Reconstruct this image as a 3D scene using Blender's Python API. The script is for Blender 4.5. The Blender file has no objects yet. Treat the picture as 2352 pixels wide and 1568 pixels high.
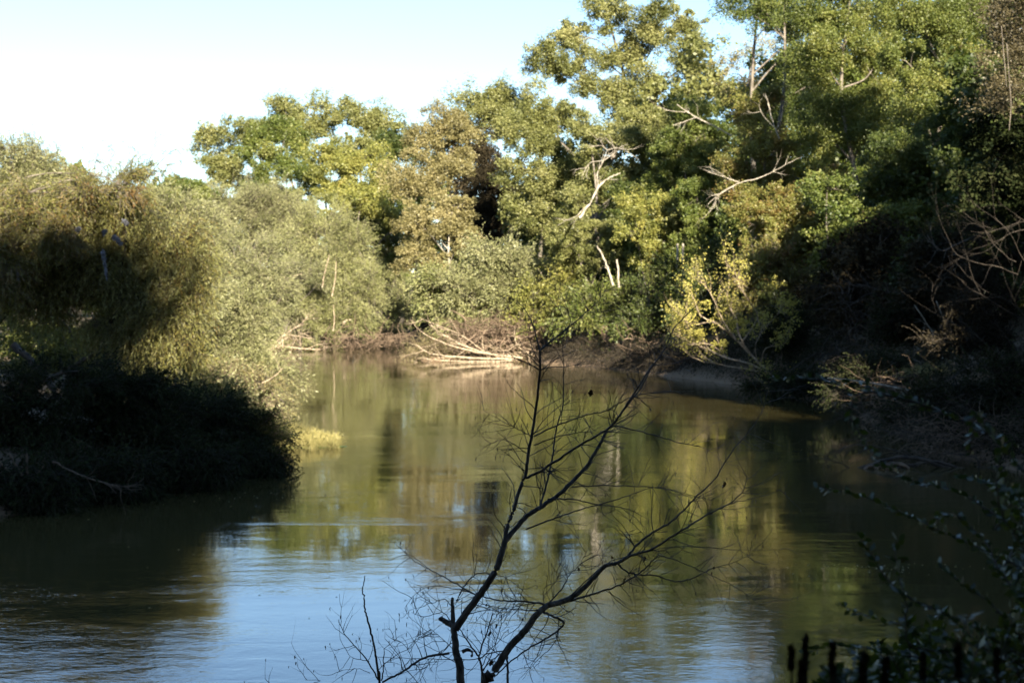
import bpy, math, random
import numpy as np
rng = np.random.default_rng(7)
random.seed(7)
sc = bpy.context.scene
C = sc.collection
# ------------------------------------------------------------------ camera geometry
F = 3267.0
PITCH = math.atan(94 / F)
CAMZ = 5.0
def at(px, py, D):
    """point seen at (px, py) of the 2352 px wide photograph, D metres ahead"""
    u = (px - 1176) / F; v = -(py - 784) / F
    cy, sy = math.cos(PITCH), math.sin(PITCH)
    y = cy + v * sy; z = -sy + v * cy
    k = D / y
    return np.array([u * k, D, CAMZ + z * k])

# ------------------------------------------------------------------ object helpers
def tag(o, label=None, cat=None, group=None, kind=None):
    if label: o['label'] = label
    if cat: o['category'] = cat
    if group: o['group'] = group
    if kind: o['kind'] = kind
    return o
def empty(name, loc, label, cat, group=None):
    o = bpy.data.objects.new(name, None); C.objects.link(o)
    o.location = loc; o.empty_display_size = .2
    return tag(o, label, cat, group)
def norm(a): return a / np.maximum(np.linalg.norm(a, axis=-1, keepdims=True), 1e-9)
def unit(n): return norm(rng.normal(size=(n, 3)))

class Geo:
    """collects quads/triangles (numpy) with a float tint per face"""
    def __init__(s): s.v = []; s.f = []; s.t = []; s.n = 0
    def quads(s, V, Q, T=None):
        s.v.append(V.reshape(-1, 3)); s.f.append(Q + s.n)
        s.t.append(np.full(len(Q), .5) if T is None else np.asarray(T))
        s.n += V.reshape(-1, 3).shape[0]
    def build(s, name, mat, parent=None, smooth=False):
        V = np.concatenate(s.v).astype(np.float64)
        Q = np.concatenate(s.f); T = np.concatenate(s.t)
        off = np.array(parent.location) if parent is not None and parent.type == 'EMPTY' else np.zeros(3)
        if parent is not None and parent.type == 'MESH' and '_off' in parent: off = np.array(parent['_off'])
        V = V - off
        me = bpy.data.meshes.new(name)
        me.vertices.add(len(V)); me.vertices.foreach_set('co', V.astype(np.float32).ravel())
        me.loops.add(Q.size); me.loops.foreach_set('vertex_index', Q.astype(np.int32).ravel())
        me.polygons.add(len(Q)); me.polygons.foreach_set('loop_start', np.arange(0, Q.size, 4, dtype=np.int32))
        at_ = me.attributes.new('tint', 'FLOAT', 'FACE'); at_.data.foreach_set('value', T.astype(np.float32))
        if smooth: me.polygons.foreach_set('use_smooth', np.ones(len(Q), dtype=bool))
        me.update(calc_edges=True)
        me.materials.append(mat)
        o = bpy.data.objects.new(name, me); C.objects.link(o)
        if parent is not None: o.parent = parent
        return o

def leaves(g, c, ax, L, W, tint, flat=0.0):
    """diamond leaves: centres c, long axes ax, length L, width W"""
    n = len(c)
    r = unit(n)
    b = norm(np.cross(ax, r))
    if flat > 0:                      # turn blades so that they lie more level
        up = np.array([0, 0, 1.0]); b2 = norm(np.cross(ax, up + r * .3)); b = norm(b * (1 - flat) + b2 * flat)
    L = np.broadcast_to(np.asarray(L), (n,))[:, None]; W = np.broadcast_to(np.asarray(W), (n,))[:, None]
    nn = np.cross(ax, b) * L * .08
    V = np.stack([c - ax * L * .5, c + b * W * .5 + nn, c + ax * L * .5, c - b * W * .5 + nn], 1)
    Q = np.arange(n * 4).reshape(n, 4)
    g.quads(V, Q, tint)

def tubes(g, P, R, sides=3, tint=None, cap=False):
    """P (N,K,3) paths, R (N,K) radii"""
    N, K, _ = P.shape
    T = np.gradient(P, axis=1); T = norm(T)
    ref = np.where(np.abs(T[..., 2:3]) < .9, np.array([0, 0, 1.0]), np.array([1.0, 0, 0]))
    A = norm(np.cross(T, ref)); B = np.cross(T, A)
    th = np.arange(sides) * 2 * math.pi / sides
    V = P[:, :, None] + R[:, :, None, None] * (A[:, :, None] * np.cos(th)[:, None] + B[:, :, None] * np.sin(th)[:, None])
    i = np.arange(N)[:, None, None]; k = np.arange(K - 1)[None, :, None]; s = np.arange(sides)[None, None, :]
    s2 = (s + 1) % sides
    idx = lambda kk, ss: (i * K + kk) * sides + ss
    Q = np.stack([idx(k, s), idx(k, s2), idx(k + 1, s2), idx(k + 1, s)], -1).reshape(-1, 4)
    tt = None if tint is None else np.repeat(tint, (K - 1) * sides)
    g.quads(V, Q, tt)

def path(pts, n=4, wob=0.0):
    """smooth a polyline (Catmull-Rom) -> dense points"""
    P = np.array(pts, float)
    if len(P) < 3 and wob == 0: 
        t = np.linspace(0, 1, n + 1)[:, None]; return P[0] * (1 - t) + P[-1] * t
    E = np.concatenate([[2 * P[0] - P[1]], P, [2 * P[-1] - P[-2]]])
    out = []
    for i in range(1, len(E) - 2):
        for t in np.arange(n) / n:
            a, b, c, d = E[i - 1], E[i], E[i + 1], E[i + 2]
            out.append(.5 * (2 * b + (c - a) * t + (2 * a - 5 * b + 4 * c - d) * t * t + (3 * b - a - 3 * c + d) * t ** 3))
    out.append(P[-1]); out = np.array(out)
    if wob: out[1:-1] += rng.normal(size=(len(out) - 2, 3)) * wob
    return out
def limb(g, pts, r0, r1, sides=6, n=4, wob=0.0, pw=1.0):
    p = path(pts, n, wob); t = np.linspace(0, 1, len(p)) ** pw
    r = r0 * (1 - t) + r1 * t
    tubes(g, p[None], r[None], sides)
    return p, r

# ------------------------------------------------------------------ materials
def nmat(name):
    m = bpy.data.materials.new(name); m.use_nodes = True
    nt = m.node_tree; nt.nodes.clear()
    out = nt.nodes.new('ShaderNodeOutputMaterial')
    return m, nt, out
def leafmat(name, cols, trans=.3, rough=.5, spec=.35, tcol=1.3, varscale=.35):
    m, nt, out = nmat(name); N = nt.nodes.new; L = nt.links.new
    a = N('ShaderNodeAttribute'); a.attribute_name = 'tint'
    r = N('ShaderNodeValToRGB')
    while len(r.color_ramp.elements) < len(cols): r.color_ramp.elements.new(.5)
    for i, c in enumerate(cols):
        e = r.color_ramp.elements[i]; e.position = i / (len(cols) - 1); e.color = (*c, 1)
    L(a.outputs['Fac'], r.inputs[0])
    p = N('ShaderNodeBsdfPrincipled'); p.inputs['Roughness'].default_value = rough
    p.inputs['Specular IOR Level'].default_value = spec
    L(r.outputs[0], p.inputs['Base Color'])
    t = N('ShaderNodeBsdfTranslucent')
    mx = N('ShaderNodeMix'); mx.data_type = 'RGBA'; mx.blend_type = 'MULTIPLY'; mx.inputs['Factor'].default_value = 1
    mx.inputs['B'].default_value = (tcol * 1.1, tcol * 1.15, tcol * .55, 1)
    L(r.outputs[0], mx.inputs['A']); L(mx.outputs['Result'], t.inputs['Color'])
    ms = N('ShaderNodeMixShader'); ms.inputs[0].default_value = trans
    L(p.outputs[0], ms.inputs[1]); L(t.outputs[0], ms.inputs[2]); L(ms.outputs[0], out.inputs[0])
    return m
def barkmat(name, c1, c2, scale=6, bump=.4):
    m, nt, out = nmat(name); N = nt.nodes.new; L = nt.links.new
    tc = N('ShaderNodeTexCoord'); mp = N('ShaderNodeMapping'); mp.inputs['Scale'].default_value = (1, 1, .35)
    L(tc.outputs['Object'], mp.inputs[0])
    n = N('ShaderNodeTexNoise'); n.inputs['Scale'].default_value = scale; n.inputs['Detail'].default_value = 5; n.inputs['Roughness'].default_value = .65
    L(mp.outputs[0], n.inputs[0])
    r = N('ShaderNodeValToRGB'); r.color_ramp.elements[0].position = .38; r.color_ramp.elements[1].position = .62
    r.color_ramp.elements[0].color = (*c1, 1); r.color_ramp.elements[1].color = (*c2, 1)
    L(n.outputs['Fac'], r.inputs[0])
    p = N('ShaderNodeBsdfPrincipled'); p.inputs['Roughness'].default_value = .8; p.inputs['Specular IOR Level'].default_value = .3
    L(r.outputs[0], p.inputs['Base Color'])
    b = N('ShaderNodeBump'); b.inputs['Strength'].default_value = bump; b.inputs['Distance'].default_value = .02
    L(n.outputs['Fac'], b.inputs['Height']); L(b.outputs[0], p.inputs['Normal'])
    L(p.outputs[0], out.inputs[0])
    return m
def s_(c, k): return tuple(x * k for x in c)
M = {}
M['olive'] = leafmat('olive_leaves', [(.062,.070,.018),(.140,.145,.045),(.225,.215,.085)])
M['green'] = leafmat('green_leaves', [(.036,.056,.011),(.090,.112,.022),(.165,.168,.046)])
M['dark'] = leafmat('shade_darkened_leaves', [(.006,.010,.004),(.016,.022,.007),(.036,.038,.015)], trans=.12, rough=.8, spec=.06)  # for plants in shade: colour darkened to deepen the shade on them
M['dun'] = leafmat('dun_leaves', [(.035,.028,.014),(.075,.062,.030),(.13,.105,.055)], trans=.2)
M['deep'] = leafmat('deep_green_leaves', [(.020,.032,.007),(.052,.070,.014),(.105,.115,.030)])
M['lime'] = leafmat('lime_leaves', [(.040,.056,.012),(.100,.118,.026),(.200,.190,.050)])
M['yellow'] = leafmat('yellowing_leaves', [(.080,.090,.020),(.170,.172,.042),(.290,.255,.065)])
M['gold'] = leafmat('gold_leaves', [(.170,.160,.036),(.310,.280,.070),(.430,.370,.110)], trans=.35)
M['tan'] = leafmat('tan_leaves', [(.095,.082,.030),(.185,.162,.068),(.280,.235,.115)])
M['brown'] = leafmat('brown_leaves', [(.010,.008,.005),(.022,.018,.010),(.050,.038,.020)], trans=.12, rough=.8, spec=.08)  # extra dark: part of the right bank's shade is in this colour
M['willow'] = leafmat('willow_leaves', [(.095,.102,.036),(.175,.178,.078),(.275,.262,.135)])
M['sage'] = leafmat('sage_leaves', [(.105,.118,.038),(.200,.205,.078),(.300,.288,.135)])
M['willownear'] = leafmat('near_willow_leaves', [(.130,.080,.020),(.150,.135,.034),(.165,.170,.055),(.240,.225,.095)], trans=.35)
M['olivebrown'] = leafmat('russet_leaves', [(.150,.075,.024),(.150,.120,.034),(.125,.135,.030),(.220,.200,.065)])
M['privet'] = leafmat('glossy_leaves', [(.010, .020, .006), (.022, .038, .009), (.070, .085, .014)], trans=.25, rough=.36, spec=.4)
M['reed'] = leafmat('reed_blades', [(.130,.125,.040),(.240,.215,.075),(.340,.290,.120)])
M['deadleaf'] = leafmat('dead_leaf', [(.02, .012, .008), (.05, .03, .018)], trans=.1)
M['algae'] = leafmat('floating_weed', [(.10, .16, .03), (.20, .26, .06)], trans=.1)
M['litter'] = leafmat('leaf_litter', [(.022,.015,.009),(.05,.034,.018),(.10,.07,.04)], trans=.1)
M['floor'] = leafmat('ground_cover', [(.022, .036, .010), (.06, .065, .020), (.12, .10, .045)], trans=.2)
M['bark'] = barkmat('grey_bark', (.055, .045, .035), (.17, .145, .115))
M['bark_dark'] = barkmat('dark_bark', (.020, .016, .012), (.060, .048, .037))  # dark bark, also put on stems of shaded plants to deepen their shade
M['bark_pale'] = barkmat('pale_bark', (.17, .145, .11), (.36, .32, .26))
M['drift'] = barkmat('bleached_wood', (.13, .095, .062), (.36, .285, .20), scale=9)
M['root'] = barkmat('muddy_roots', (.060, .040, .026), (.17, .12, .08))
M['twig'] = barkmat('dark_twigs', (.030, .024, .022), (.105, .100, .098), scale=26, bump=.3)
M['sapbark'] = barkmat('sapling_bark', (.030, .024, .020), (.150, .140, .125), scale=34, bump=.6)
M['web'] = leafmat('silk_web', [(.10,.10,.115),(.20,.20,.225)], trans=.2)

# ------------------------------------------------------------------ terrain
RIVER = np.array([(-90, 12), (-60, 22), (-30, 28), (-12.5, 32.5), (-9.7, 35.2), (-7.8, 38.9), (-7.3, 42), (-8.8, 46), (-9.8, 51), (-10.8, 62.8),
    (-15.2, 80), (-17, 96), (-21.5, 118), (-24.5, 140), (-20.5, 150), (-16, 166), (-14, 183), (-6, 193), (10, 201), (40, 208), (90, 214),
    (90, 196), (40, 190), (10, 178), (-2, 162), (-7, 145), (-8.6, 128), (-7.9, 118), (1.5, 117), (7.2, 103), (12, 91), (14.9, 81),
    (15.6, 67), (14.9, 54.5), (14.6, 47), (15.2, 41), (22, 35), (50, 28), (120, 20), (120, 3), (40, 5), (10, 8.3), (0, 8.8), (-10, 8.8), (-30, 6), (-60, -2), (-90, -12)], float)
def sdist(x, y):
    """signed distance to the river edge, positive on land"""
    p = np.stack([x, y], -1).reshape(-1, 2)
    a = RIVER; b = np.roll(RIVER, -1, 0)
    d = np.full(len(p), 1e9); inside = np.zeros(len(p), bool)
    for i in range(len(a)):
        e = b[i] - a[i]; w = p - a[i]
        t = np.clip((w @ e) / (e @ e), 0, 1)
        d = np.minimum(d, np.hypot(*(w - t[:, None] * e).T))
        c = (a[i][1] > p[:, 1]) != (b[i][1] > p[:, 1])
        with np.errstate(divide='ignore', invalid='ignore'):
            xx = a[i][0] + (p[:, 1] - a[i][1]) * e[0] / (e[1] if e[1] != 0 else 1e-9)
        inside ^= c & (p[:, 0] < xx)
    return np.where(inside, -d, d).reshape(np.shape(x))
def sm(t): t = np.clip(t, 0, 1); return t * t * (3 - 2 * t)
def wav(x, y, s, k):
    return np.sin(x / s + 1.3 * k + 1.7 * np.sin(y / s * .7 + k)) * np.cos(y / s * 1.1 - k + 1.3 * np.sin(x / s * .6 + 2 * k))
def ground(x, y):
    x = np.asarray(x, float); y = np.asarray(y, float)
    d = sdist(x, y) + .35 * wav(x, y, 1.3, 1) + .8 * wav(x, y, 4.0, 2) * (y > 12)
    near = sm((14 - y) / 6)
    right = sm((x - 6) / 8) * sm((y - 20) / 15)
    out = .15 + (1.0 + 1.0 * right) * sm(d / (2.2 + right)) + (1.0 + 1.6 * right) * sm(d / 12) + .006 * np.clip(d, 0, 400)
    outn = .1 + 3.25 * sm(d / 6.5) + .03 * np.clip(d, 0, 60)
    land = out * (1 - near) + outn * near + .10 * wav(x, y, .9, 3) * sm(d / 2) + .25 * wav(x, y, 6, 4) * sm(d / 8)
    return np.where(d > 0, land, np.maximum(d * .6, -1.8) + .15 * np.exp(d))
def gz(x, y): return float(ground(np.array([x]), np.array([y]))[0])

def make_ground():
    xs = np.concatenate([[-2500, -1200, -600, -350], np.arange(-220, -45, 6), np.arange(-45, 45, .8), np.arange(45, 221, 6), [350, 600, 1200, 2500]])
    ys = np.concatenate([[-1500, -600, -250], np.arange(-120, -20, 6), np.arange(-20, 130, .8), np.arange(130, 240, 2.0), np.arange(240, 420, 8), [600, 1000, 1800, 3500]])
    X, Y = np.meshgrid(xs, ys); Z = ground(X, Y)
    V = np.stack([X, Y, Z], -1); h, w = X.shape
    i, j = np.meshgrid(np.arange(h - 1), np.arange(w - 1), indexing='ij')
    Q = np.stack([i * w + j, i * w + j + 1, (i + 1) * w + j + 1, (i + 1) * w + j], -1).reshape(-1, 4)
    g = Geo(); g.quads(V, Q)
    m, nt, out = nmat('earth'); N = nt.nodes.new; L = nt.links.new
    tc = N('ShaderNodeTexCoord')
    n1 = N('ShaderNodeTexNoise'); n1.inputs['Scale'].default_value = .8; n1.inputs['Detail'].default_value = 8; n1.inputs['Roughness'].default_value = .7
    L(tc.outputs['Object'], n1.inputs[0])
    r = N('ShaderNodeValToRGB'); r.color_ramp.elements[0].position = .3; r.color_ramp.elements[1].position = .7
    r.color_ramp.elements[0].color = (.060, .042, .024, 1); r.color_ramp.elements[1].color = (.13, .095, .055, 1)
    L(n1.outputs['Fac'], r.inputs[0])
    # bare mud by the water line
    sx = N('ShaderNodeSeparateXYZ'); L(tc.outputs['Object'], sx.inputs[0])
    mr = N('ShaderNodeMapRange'); mr.inputs['From Min'].default_value = .15; mr.inputs['From Max'].default_value = .75
    L(sx.outputs['Z'], mr.inputs['Value'])
    mx = N('ShaderNodeMix'); mx.data_type = 'RGBA'; mx.inputs['A'].default_value = (.15, .098, .055, 1)
    L(mr.outputs[0], mx.inputs['Factor']); L(r.outputs[0], mx.inputs['B'])
    p = N('ShaderNodeBsdfPrincipled'); p.inputs['Roughness'].default_value = .9
    L(mx.outputs['Result'], p.inputs['Base Color'])
    n2 = N('ShaderNodeTexNoise'); n2.inputs['Scale'].default_value = 5; n2.inputs['Detail'].default_value = 6; L(tc.outputs['Object'], n2.inputs[0])
    b = N('ShaderNodeBump'); b.inputs['Distance'].default_value = .2; b.inputs['Strength'].default_value = .7
    L(n2.outputs['Fac'], b.inputs['Height']); L(b.outputs[0], p.inputs['Normal']); L(p.outputs[0], out.inputs[0])
    tag(g.build('ground', m, smooth=True), kind='structure')
make_ground()

def make_water():
    g = Geo(); V = np.array([(-110, -30, 0), (130, -30, 0), (130, 235, 0), (-110, 235, 0)], float); g.quads(V, np.array([[0, 1, 2, 3]]))
    m, nt, out = nmat('river_water'); N = nt.nodes.new; L = nt.links.new
    tc = N('ShaderNodeTexCoord')
    def noise(scale, sxyz, det=3, rough=.55, rot=0.0, dist=0.0):
        mp = N('ShaderNodeMapping'); mp.inputs['Scale'].default_value = sxyz; mp.inputs['Rotation'].default_value = (0, 0, rot)
        L(tc.outputs['Object'], mp.inputs[0])
        n = N('ShaderNodeTexNoise'); n.inputs['Scale'].default_value = scale; n.inputs['Detail'].default_value = det
        n.inputs['Roughness'].default_value = rough; n.inputs['Distortion'].default_value = dist
        L(mp.outputs[0], n.inputs[0]); return n.outputs['Fac']
    def math_(op, a, b):
        n = N('ShaderNodeMath'); n.operation = op
        for k, v in enumerate((a, b)):
            if isinstance(v, (int, float)): n.inputs[k].default_value = v
            else: L(v, n.inputs[k])
        return n.outputs[0]
    def rng_(v, a, b, c, d):
        n = N('ShaderNodeMapRange'); n.inputs['From Min'].default_value = a; n.inputs['From Max'].default_value = b
        n.inputs['To Min'].default_value = c; n.inputs['To Max'].default_value = d; n.interpolation_type = 'SMOOTHSTEP'
        L(v, n.inputs['Value']); return n.outputs[0]
    fine = noise(7.5, (1, 1.5, 1), 3, .55, .2)
    mid = noise(1.5, (.8, 1.5, 1), 3, .5, -.15, .4)
    big = noise(.25, (.7, 1.6, 1), 2, .5, .1)
    patch = rng_(noise(.11, (.6, 1.3, 1), 3, .6, .3, .6), .40, .64, .20, 1.0)
    streak = rng_(noise(.32, (.32, 2.6, 1), 4, .6, -.10, .5), .60, .68, 0.0, 1.0)
    amp = math_('ADD', patch, math_('MULTIPLY', streak, .8))
    sy = N('ShaderNodeSeparateXYZ'); L(tc.outputs['Object'], sy.inputs[0])
    nearf = rng_(sy.outputs['Y'], 20, 36, .8, 1.0)   # quicker water close to the near bank
    h = math_('MULTIPLY', math_('MULTIPLY', fine, amp), WFINE)
    h = math_('ADD', h, math_('MULTIPLY', math_('MULTIPLY', mid, patch), WMID))
    h = math_('ADD', h, math_('MULTIPLY', big, WBIG))
    eddy = math_('MULTIPLY', rng_(sy.outputs['Y'], 22, 29, 1.7, 0.0), rng_(sy.outputs['X'], -5.5, -3.0, 1.0, 0.0))   # riffle under the near left bank
    h = math_('MULTIPLY', h, math_('ADD', nearf, eddy))
    b = N('ShaderNodeBump'); b.inputs['Strength'].default_value = 1; b.inputs['Distance'].default_value = 1.0
    L(h, b.inputs['Height'])
    p = N('ShaderNodeBsdfPrincipled'); p.inputs['IOR'].default_value = 2.0; p.inputs['Roughness'].default_value = .02
    cr = N('ShaderNodeMix'); cr.data_type = 'RGBA'; cr.inputs['A'].default_value = (*WCOL[0], 1); cr.inputs['B'].default_value = (*WCOL[1], 1)
    L(noise(.12, (1, 1, 1), 3), cr.inputs['Factor']); L(cr.outputs['Result'], p.inputs['Base Color'])
    L(b.outputs[0], p.inputs['Normal']); L(p.outputs[0], out.inputs[0])
    tag(g.build('water', m), kind='structure')
WFINE, WMID, WBIG = .0026, .0075, .011
WCOL = [(.040, .034, .012), (.053, .043, .016)]
make_water()

# ------------------------------------------------------------------ foliage generators
def lobes_of(D, lob, dj=.5):
    """(px,py,rx,ry[,dy]) lobes of the photograph -> (centre, radii) in metres"""
    out = []
    for l in lob:
        px, py, rx, ry = l[:4]
        dy = l[4] if len(l) > 4 else rng.uniform(-dj, dj) * (rx / F * D)
        c = at(px, py, D + dy); a = rx / F * D * 1.12; b = ry / F * D * 1.12
        out.append((c, np.array([a, max(a, b) * .8, b])))
    return out
def clump_leaves(g, lobs, leafL, leafW, dens, rc, droop=.0, shell=.42, fl=.35):
    """leaf clumps (-> twigs -> leaves) spread through the lobes; returns clump centres"""
    cents = []
    for c, r in lobs:
        n = max(6, int(1.25 * (r[0] * r[2] + r[0] * r[1] + r[1] * r[2]) / rc ** 2))
        d = unit(n); rad = rng.random(n) ** shell
        rad *= 1 + .16 * rng.normal(size=n)
        P = c + d * r * rad[:, None] * .92
        crs = rc * (.32 + 1.15 * rng.random(n) ** 1.8)
        nl_total = 1.75 * dens * math.pi * r[0] * r[2] / (leafL * leafW * .5)
        w = crs ** 2; w /= w.sum()
        nl = np.maximum(4, (nl_total * w)).astype(int)
        idx = np.repeat(np.arange(n), nl)
        # sub clusters
        ns = 18
        sub = unit(n * ns).reshape(n, ns, 3) * (rng.random((n, ns, 1)) ** .5) * np.array([1, 1, .7]) * crs[:, None, None] * 1.15
        k = rng.integers(0, ns, len(idx))
        cc = P[idx] + sub[idx, k] + rng.normal(size=(len(idx), 3)) * (crs[idx] * .18)[:, None]
        ax = unit(len(idx)); ax[:, 2] = ax[:, 2] * .6 - droop; ax = norm(ax)
        base = rng.normal(.5, .16, n)[idx] + rng.normal(0, .07, (n, ns))[idx, k]
        t = np.clip(base + rng.normal(0, .13, len(idx)), 0, 1)
        s = rng.uniform(.65, 1.3, len(idx))
        leaves(g, cc, ax, leafL * s, leafW * s, t, flat=fl)
        cents.append(P)
    return cents
def tree_wood(g, base, lobs, cents, r0, frac=.5, wob=.1, sides=6):
    """trunk with limbs to every lobe and twigs to the clumps"""
    top = max(lobs, key=lambda l: l[0][2] + l[1][2] * .4)
    tp = top[0] + np.array([0, 0, top[1][2] * .3])
    low = min(l[0][2] - l[1][2] for l in lobs)
    H = tp[2] - base[2]
    mid1 = base + (tp - base) * .33 + rng.normal(size=3) * np.array([.04, .04, 0]) * H
    mid2 = base + (tp - base) * .66 + rng.normal(size=3) * np.array([.04, .04, 0]) * H
    tr, rr = limb(g, [base - np.array([0, 0, .6]), base + np.array([0, 0, .02 * H]), mid1, mid2, tp], r0, r0 * .14, 8, 6, 0, .8)
    for (c, r), P in zip(lobs, cents):
        z0 = max(base[2] + .15 * H, c[2] - max(r[2], np.hypot(*(c - tp)[:2]) * .9) * 1.0)
        k = int(np.argmin(np.abs(tr[:, 2] - z0))); k = min(k, len(tr) - 3)
        s = tr[k]; d = np.linalg.norm(c - s)
        if d > .6:
            m = s * .5 + c * .5 + np.array([0, 0, .06 * d]) + rng.normal(size=3) * .06 * d
            lp, lr = limb(g, [s, m, c], rr[k] * .6, max(.03, rr[k] * .2), 5, 4)
        else: lp, lr = tr[k:k + 3], rr[k:k + 3]
        q = P[rng.random(len(P)) < frac]
        if len(q):
            j = rng.integers(len(lp) // 2, len(lp), len(q)); s0 = lp[j]
            mm = (s0 + q) / 2 + rng.normal(size=q.shape) * .12 * np.linalg.norm(q - s0, axis=1, keepdims=True)
            t = np.linspace(0, 1, 6)[None, :, None]
            PP = (1 - t) ** 2 * s0[:, None] + 2 * t * (1 - t) * mm[:, None] + t * t * q[:, None]
            R = np.maximum(lr[j] * .5, .02)[:, None] * np.linspace(1, .25, 6)[None]
            tubes(g, PP, R, 4)
def tree(name, label, cat, D, lob, leaf='green', base=None, group=None, leafL=None, asp=.62, dens=3.0, rc=None, bark='bark', r0=None, frac=.5, droop=.1, shell=.42, dj=.5):
    lobs = lobes_of(D, lob, dj)
    return tree3(name, label, cat, lobs, leaf, base, group, leafL or max(.11, D * .00140), asp, dens, rc, bark, r0, frac, droop, shell)
def tree3(name, label, cat, lobs, leaf='green', base=None, group=None, leafL=.2, asp=.62, dens=3.0, rc=None, bark='bark', r0=None, frac=.5, droop=.1, shell=.42):
    cen = np.mean([l[0] for l in lobs], 0)
    if base is None: bx, by = cen[0], cen[1]
    else: bx, by = base
    if float(sdist(np.array([bx]), np.array([by]))[0]) < .8:   # keep the foot on land
        for k in range(60):
            bx += (.5 if bx > (-13 if by > 100 else -5) else -.5); by += .2
            if float(sdist(np.array([bx]), np.array([by]))[0]) > .8: break
    b = np.array([bx, by, gz(bx, by)])
    H = max(l[0][2] + l[1][2] for l in lobs) - b[2]
    e = empty(name, b, label, cat, group)
    g = Geo(); cents = clump_leaves(g, lobs, leafL, leafL * asp, dens, rc or max(.45, H * .055), droop, shell)
    w = Geo(); tree_wood(w, b, lobs, cents, r0 or H * .016, frac)
    w.build('trunk', M[bark], e, True)
    g.build('crown', M[leaf], e)
    return e

def strands(g, S, d, L, K, leafL, leafW, gravity, tint, w=None, twr=.006, spread=.5, jit=.0):
    """drooping leafy shoots: start S, direction d, length L, K leaves each"""
    N = len(S); p = S.copy(); d = d.copy(); pts = [p.copy()]
    ds = (np.broadcast_to(np.asarray(L), (N,)) / K)[:, None]
    for k in range(K):
        d[:, 2] -= gravity / K * (.4 + k / K); d += rng.normal(size=d.shape) * jit; d = norm(d)
        p = p + d * ds; pts.append(p.copy())
    P = np.stack(pts, 1)
    T = norm(np.diff(P, axis=1)); c = P[:, 1:].reshape(-1, 3); T = T.reshape(-1, 3)
    ax = norm(T + unit(len(T)) * spread + np.array([0, 0, -.18]))
    t = np.clip(np.repeat(tint, K) + rng.normal(0, .12, N * K), 0, 1)
    s = rng.uniform(.6, 1.2, N * K)
    if leafL > 0: leaves(g, c + ax * leafL * .45 * s[:, None], ax, leafL * s, leafW * s, t, flat=.1)
    if w is not None:
        st = max(1, K // 5); PP = P[:, ::st]
        tubes(w, PP, np.broadcast_to(np.linspace(twr, twr * .35, PP.shape[1]), PP.shape[:2]), 3)
    return P
def willow(name, label, lobs, leaf, base=None, group=None, cat='willow', n=1500, K=16, L=1.6, leafL=.2, leafW=.05, gravity=1.2, bark='bark', stems=7, r0=.1, wood=True, shell=.33, up=.35, tw=.35, twr=.006, jit=.09, spread=.8, rag=.2):
    cen = np.mean([l[0] for l in lobs], 0)
    bx, by = (cen[0], cen[1]) if base is None else base
    if float(sdist(np.array([bx]), np.array([by]))[0]) < .5:
        for k in range(60):
            bx += (.5 if bx > (-13 if by > 100 else -5) else -.5)
            if float(sdist(np.array([bx]), np.array([by]))[0]) > .5: break
    b = np.array([bx, by, gz(bx, by)])
    e = empty(name, b, label, cat, group)
    g = Geo(); w = Geo()
    area = np.array([l[1][0] * l[1][2] for l in lobs]); cnt = (n * area / area.sum()).astype(int)
    first = True
    for (c, r), m in zip(lobs, cnt):
        m = max(m, 8)
        # tufts: groups of shoots that start near one another
        nt = max(3, m // 9); tc = unit(nt) * (rng.random((nt, 1)) ** shell) * (1 + rag * rng.normal(size=(nt, 1)))
        tt = np.clip(rng.normal(.5, .17, nt), 0, 1)
        ph = rng.uniform(0, 6, 3); q_ = tc * r / max(.9, L * .8)
        keep = (np.sin(q_[:, 0] * 1.9 + ph[0]) + np.sin(q_[:, 1] * 1.6 + ph[1]) + np.sin(q_[:, 2] * 2.3 + ph[2] + q_[:, 0])) > -.75
        if keep.sum() > 3: tc = tc[keep]; tt = tt[keep]; nt = len(tc)
        k = rng.integers(0, nt, m); o = tc[k] + rng.normal(size=(m, 3)) * .07
        S = c + o * r
        d = norm(norm(o * np.array([1, 1, .8])) * .8 + unit(m) * .55 + np.array([0, 0, up]))
        S = S - d * min(L, r.min()) * .35
        LL = L * rng.uniform(.5, 1.15, m)
        strands(g, S, d, LL, K, leafL, leafW, gravity, tt[k], w if tw > 0 else None, twr, spread, jit)
        ns = max(2, int(stems * (1 if first else .8))) if stems > 1 else 1
        if stems == 1:                      # one leaning trunk that carries every bough
            if first:
                Ht = cen[2] - b[2]; tp_ = [b - np.array([0, 0, .4]), b + np.array([.3, -.1, Ht * .35]), b + np.array([.9, .2, Ht * .8])]
                tk_, _ = limb(w, tp_, r0 * 1.8, r0 * .8, 7, 6, .02)
            for q in range(2):
                st = tk_[rng.integers(len(tk_) // 2, len(tk_))]; tgt = c + unit(1)[0] * r * .7; dl = np.linalg.norm(tgt - st)
                limb(w, [st, st * .6 + tgt * .4 + np.array([0, 0, .22 * dl]), tgt * .8 + st * .2 + np.array([0, 0, .12 * dl]), tgt], r0 * .5, .015, 5, 5, .03)
            ns = 0
        for q in range(ns):
            tgt = c + unit(1)[0] * r * .75
            st = b + np.array([rng.normal() * .25, rng.normal() * .25, -.3])
            mid = (st * .55 + tgt * .45) + np.array([0, 0, .12 * np.linalg.norm(tgt - st)]) + rng.normal(size=3) * .25
            limb(w, [st, mid, tgt], r0 * rng.uniform(.5, 1), .02, 5, 5, .03)
        first = False
    w.build('trunk', M[bark], e, True); g.build('crown', M[leaf], e)
    return e
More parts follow.
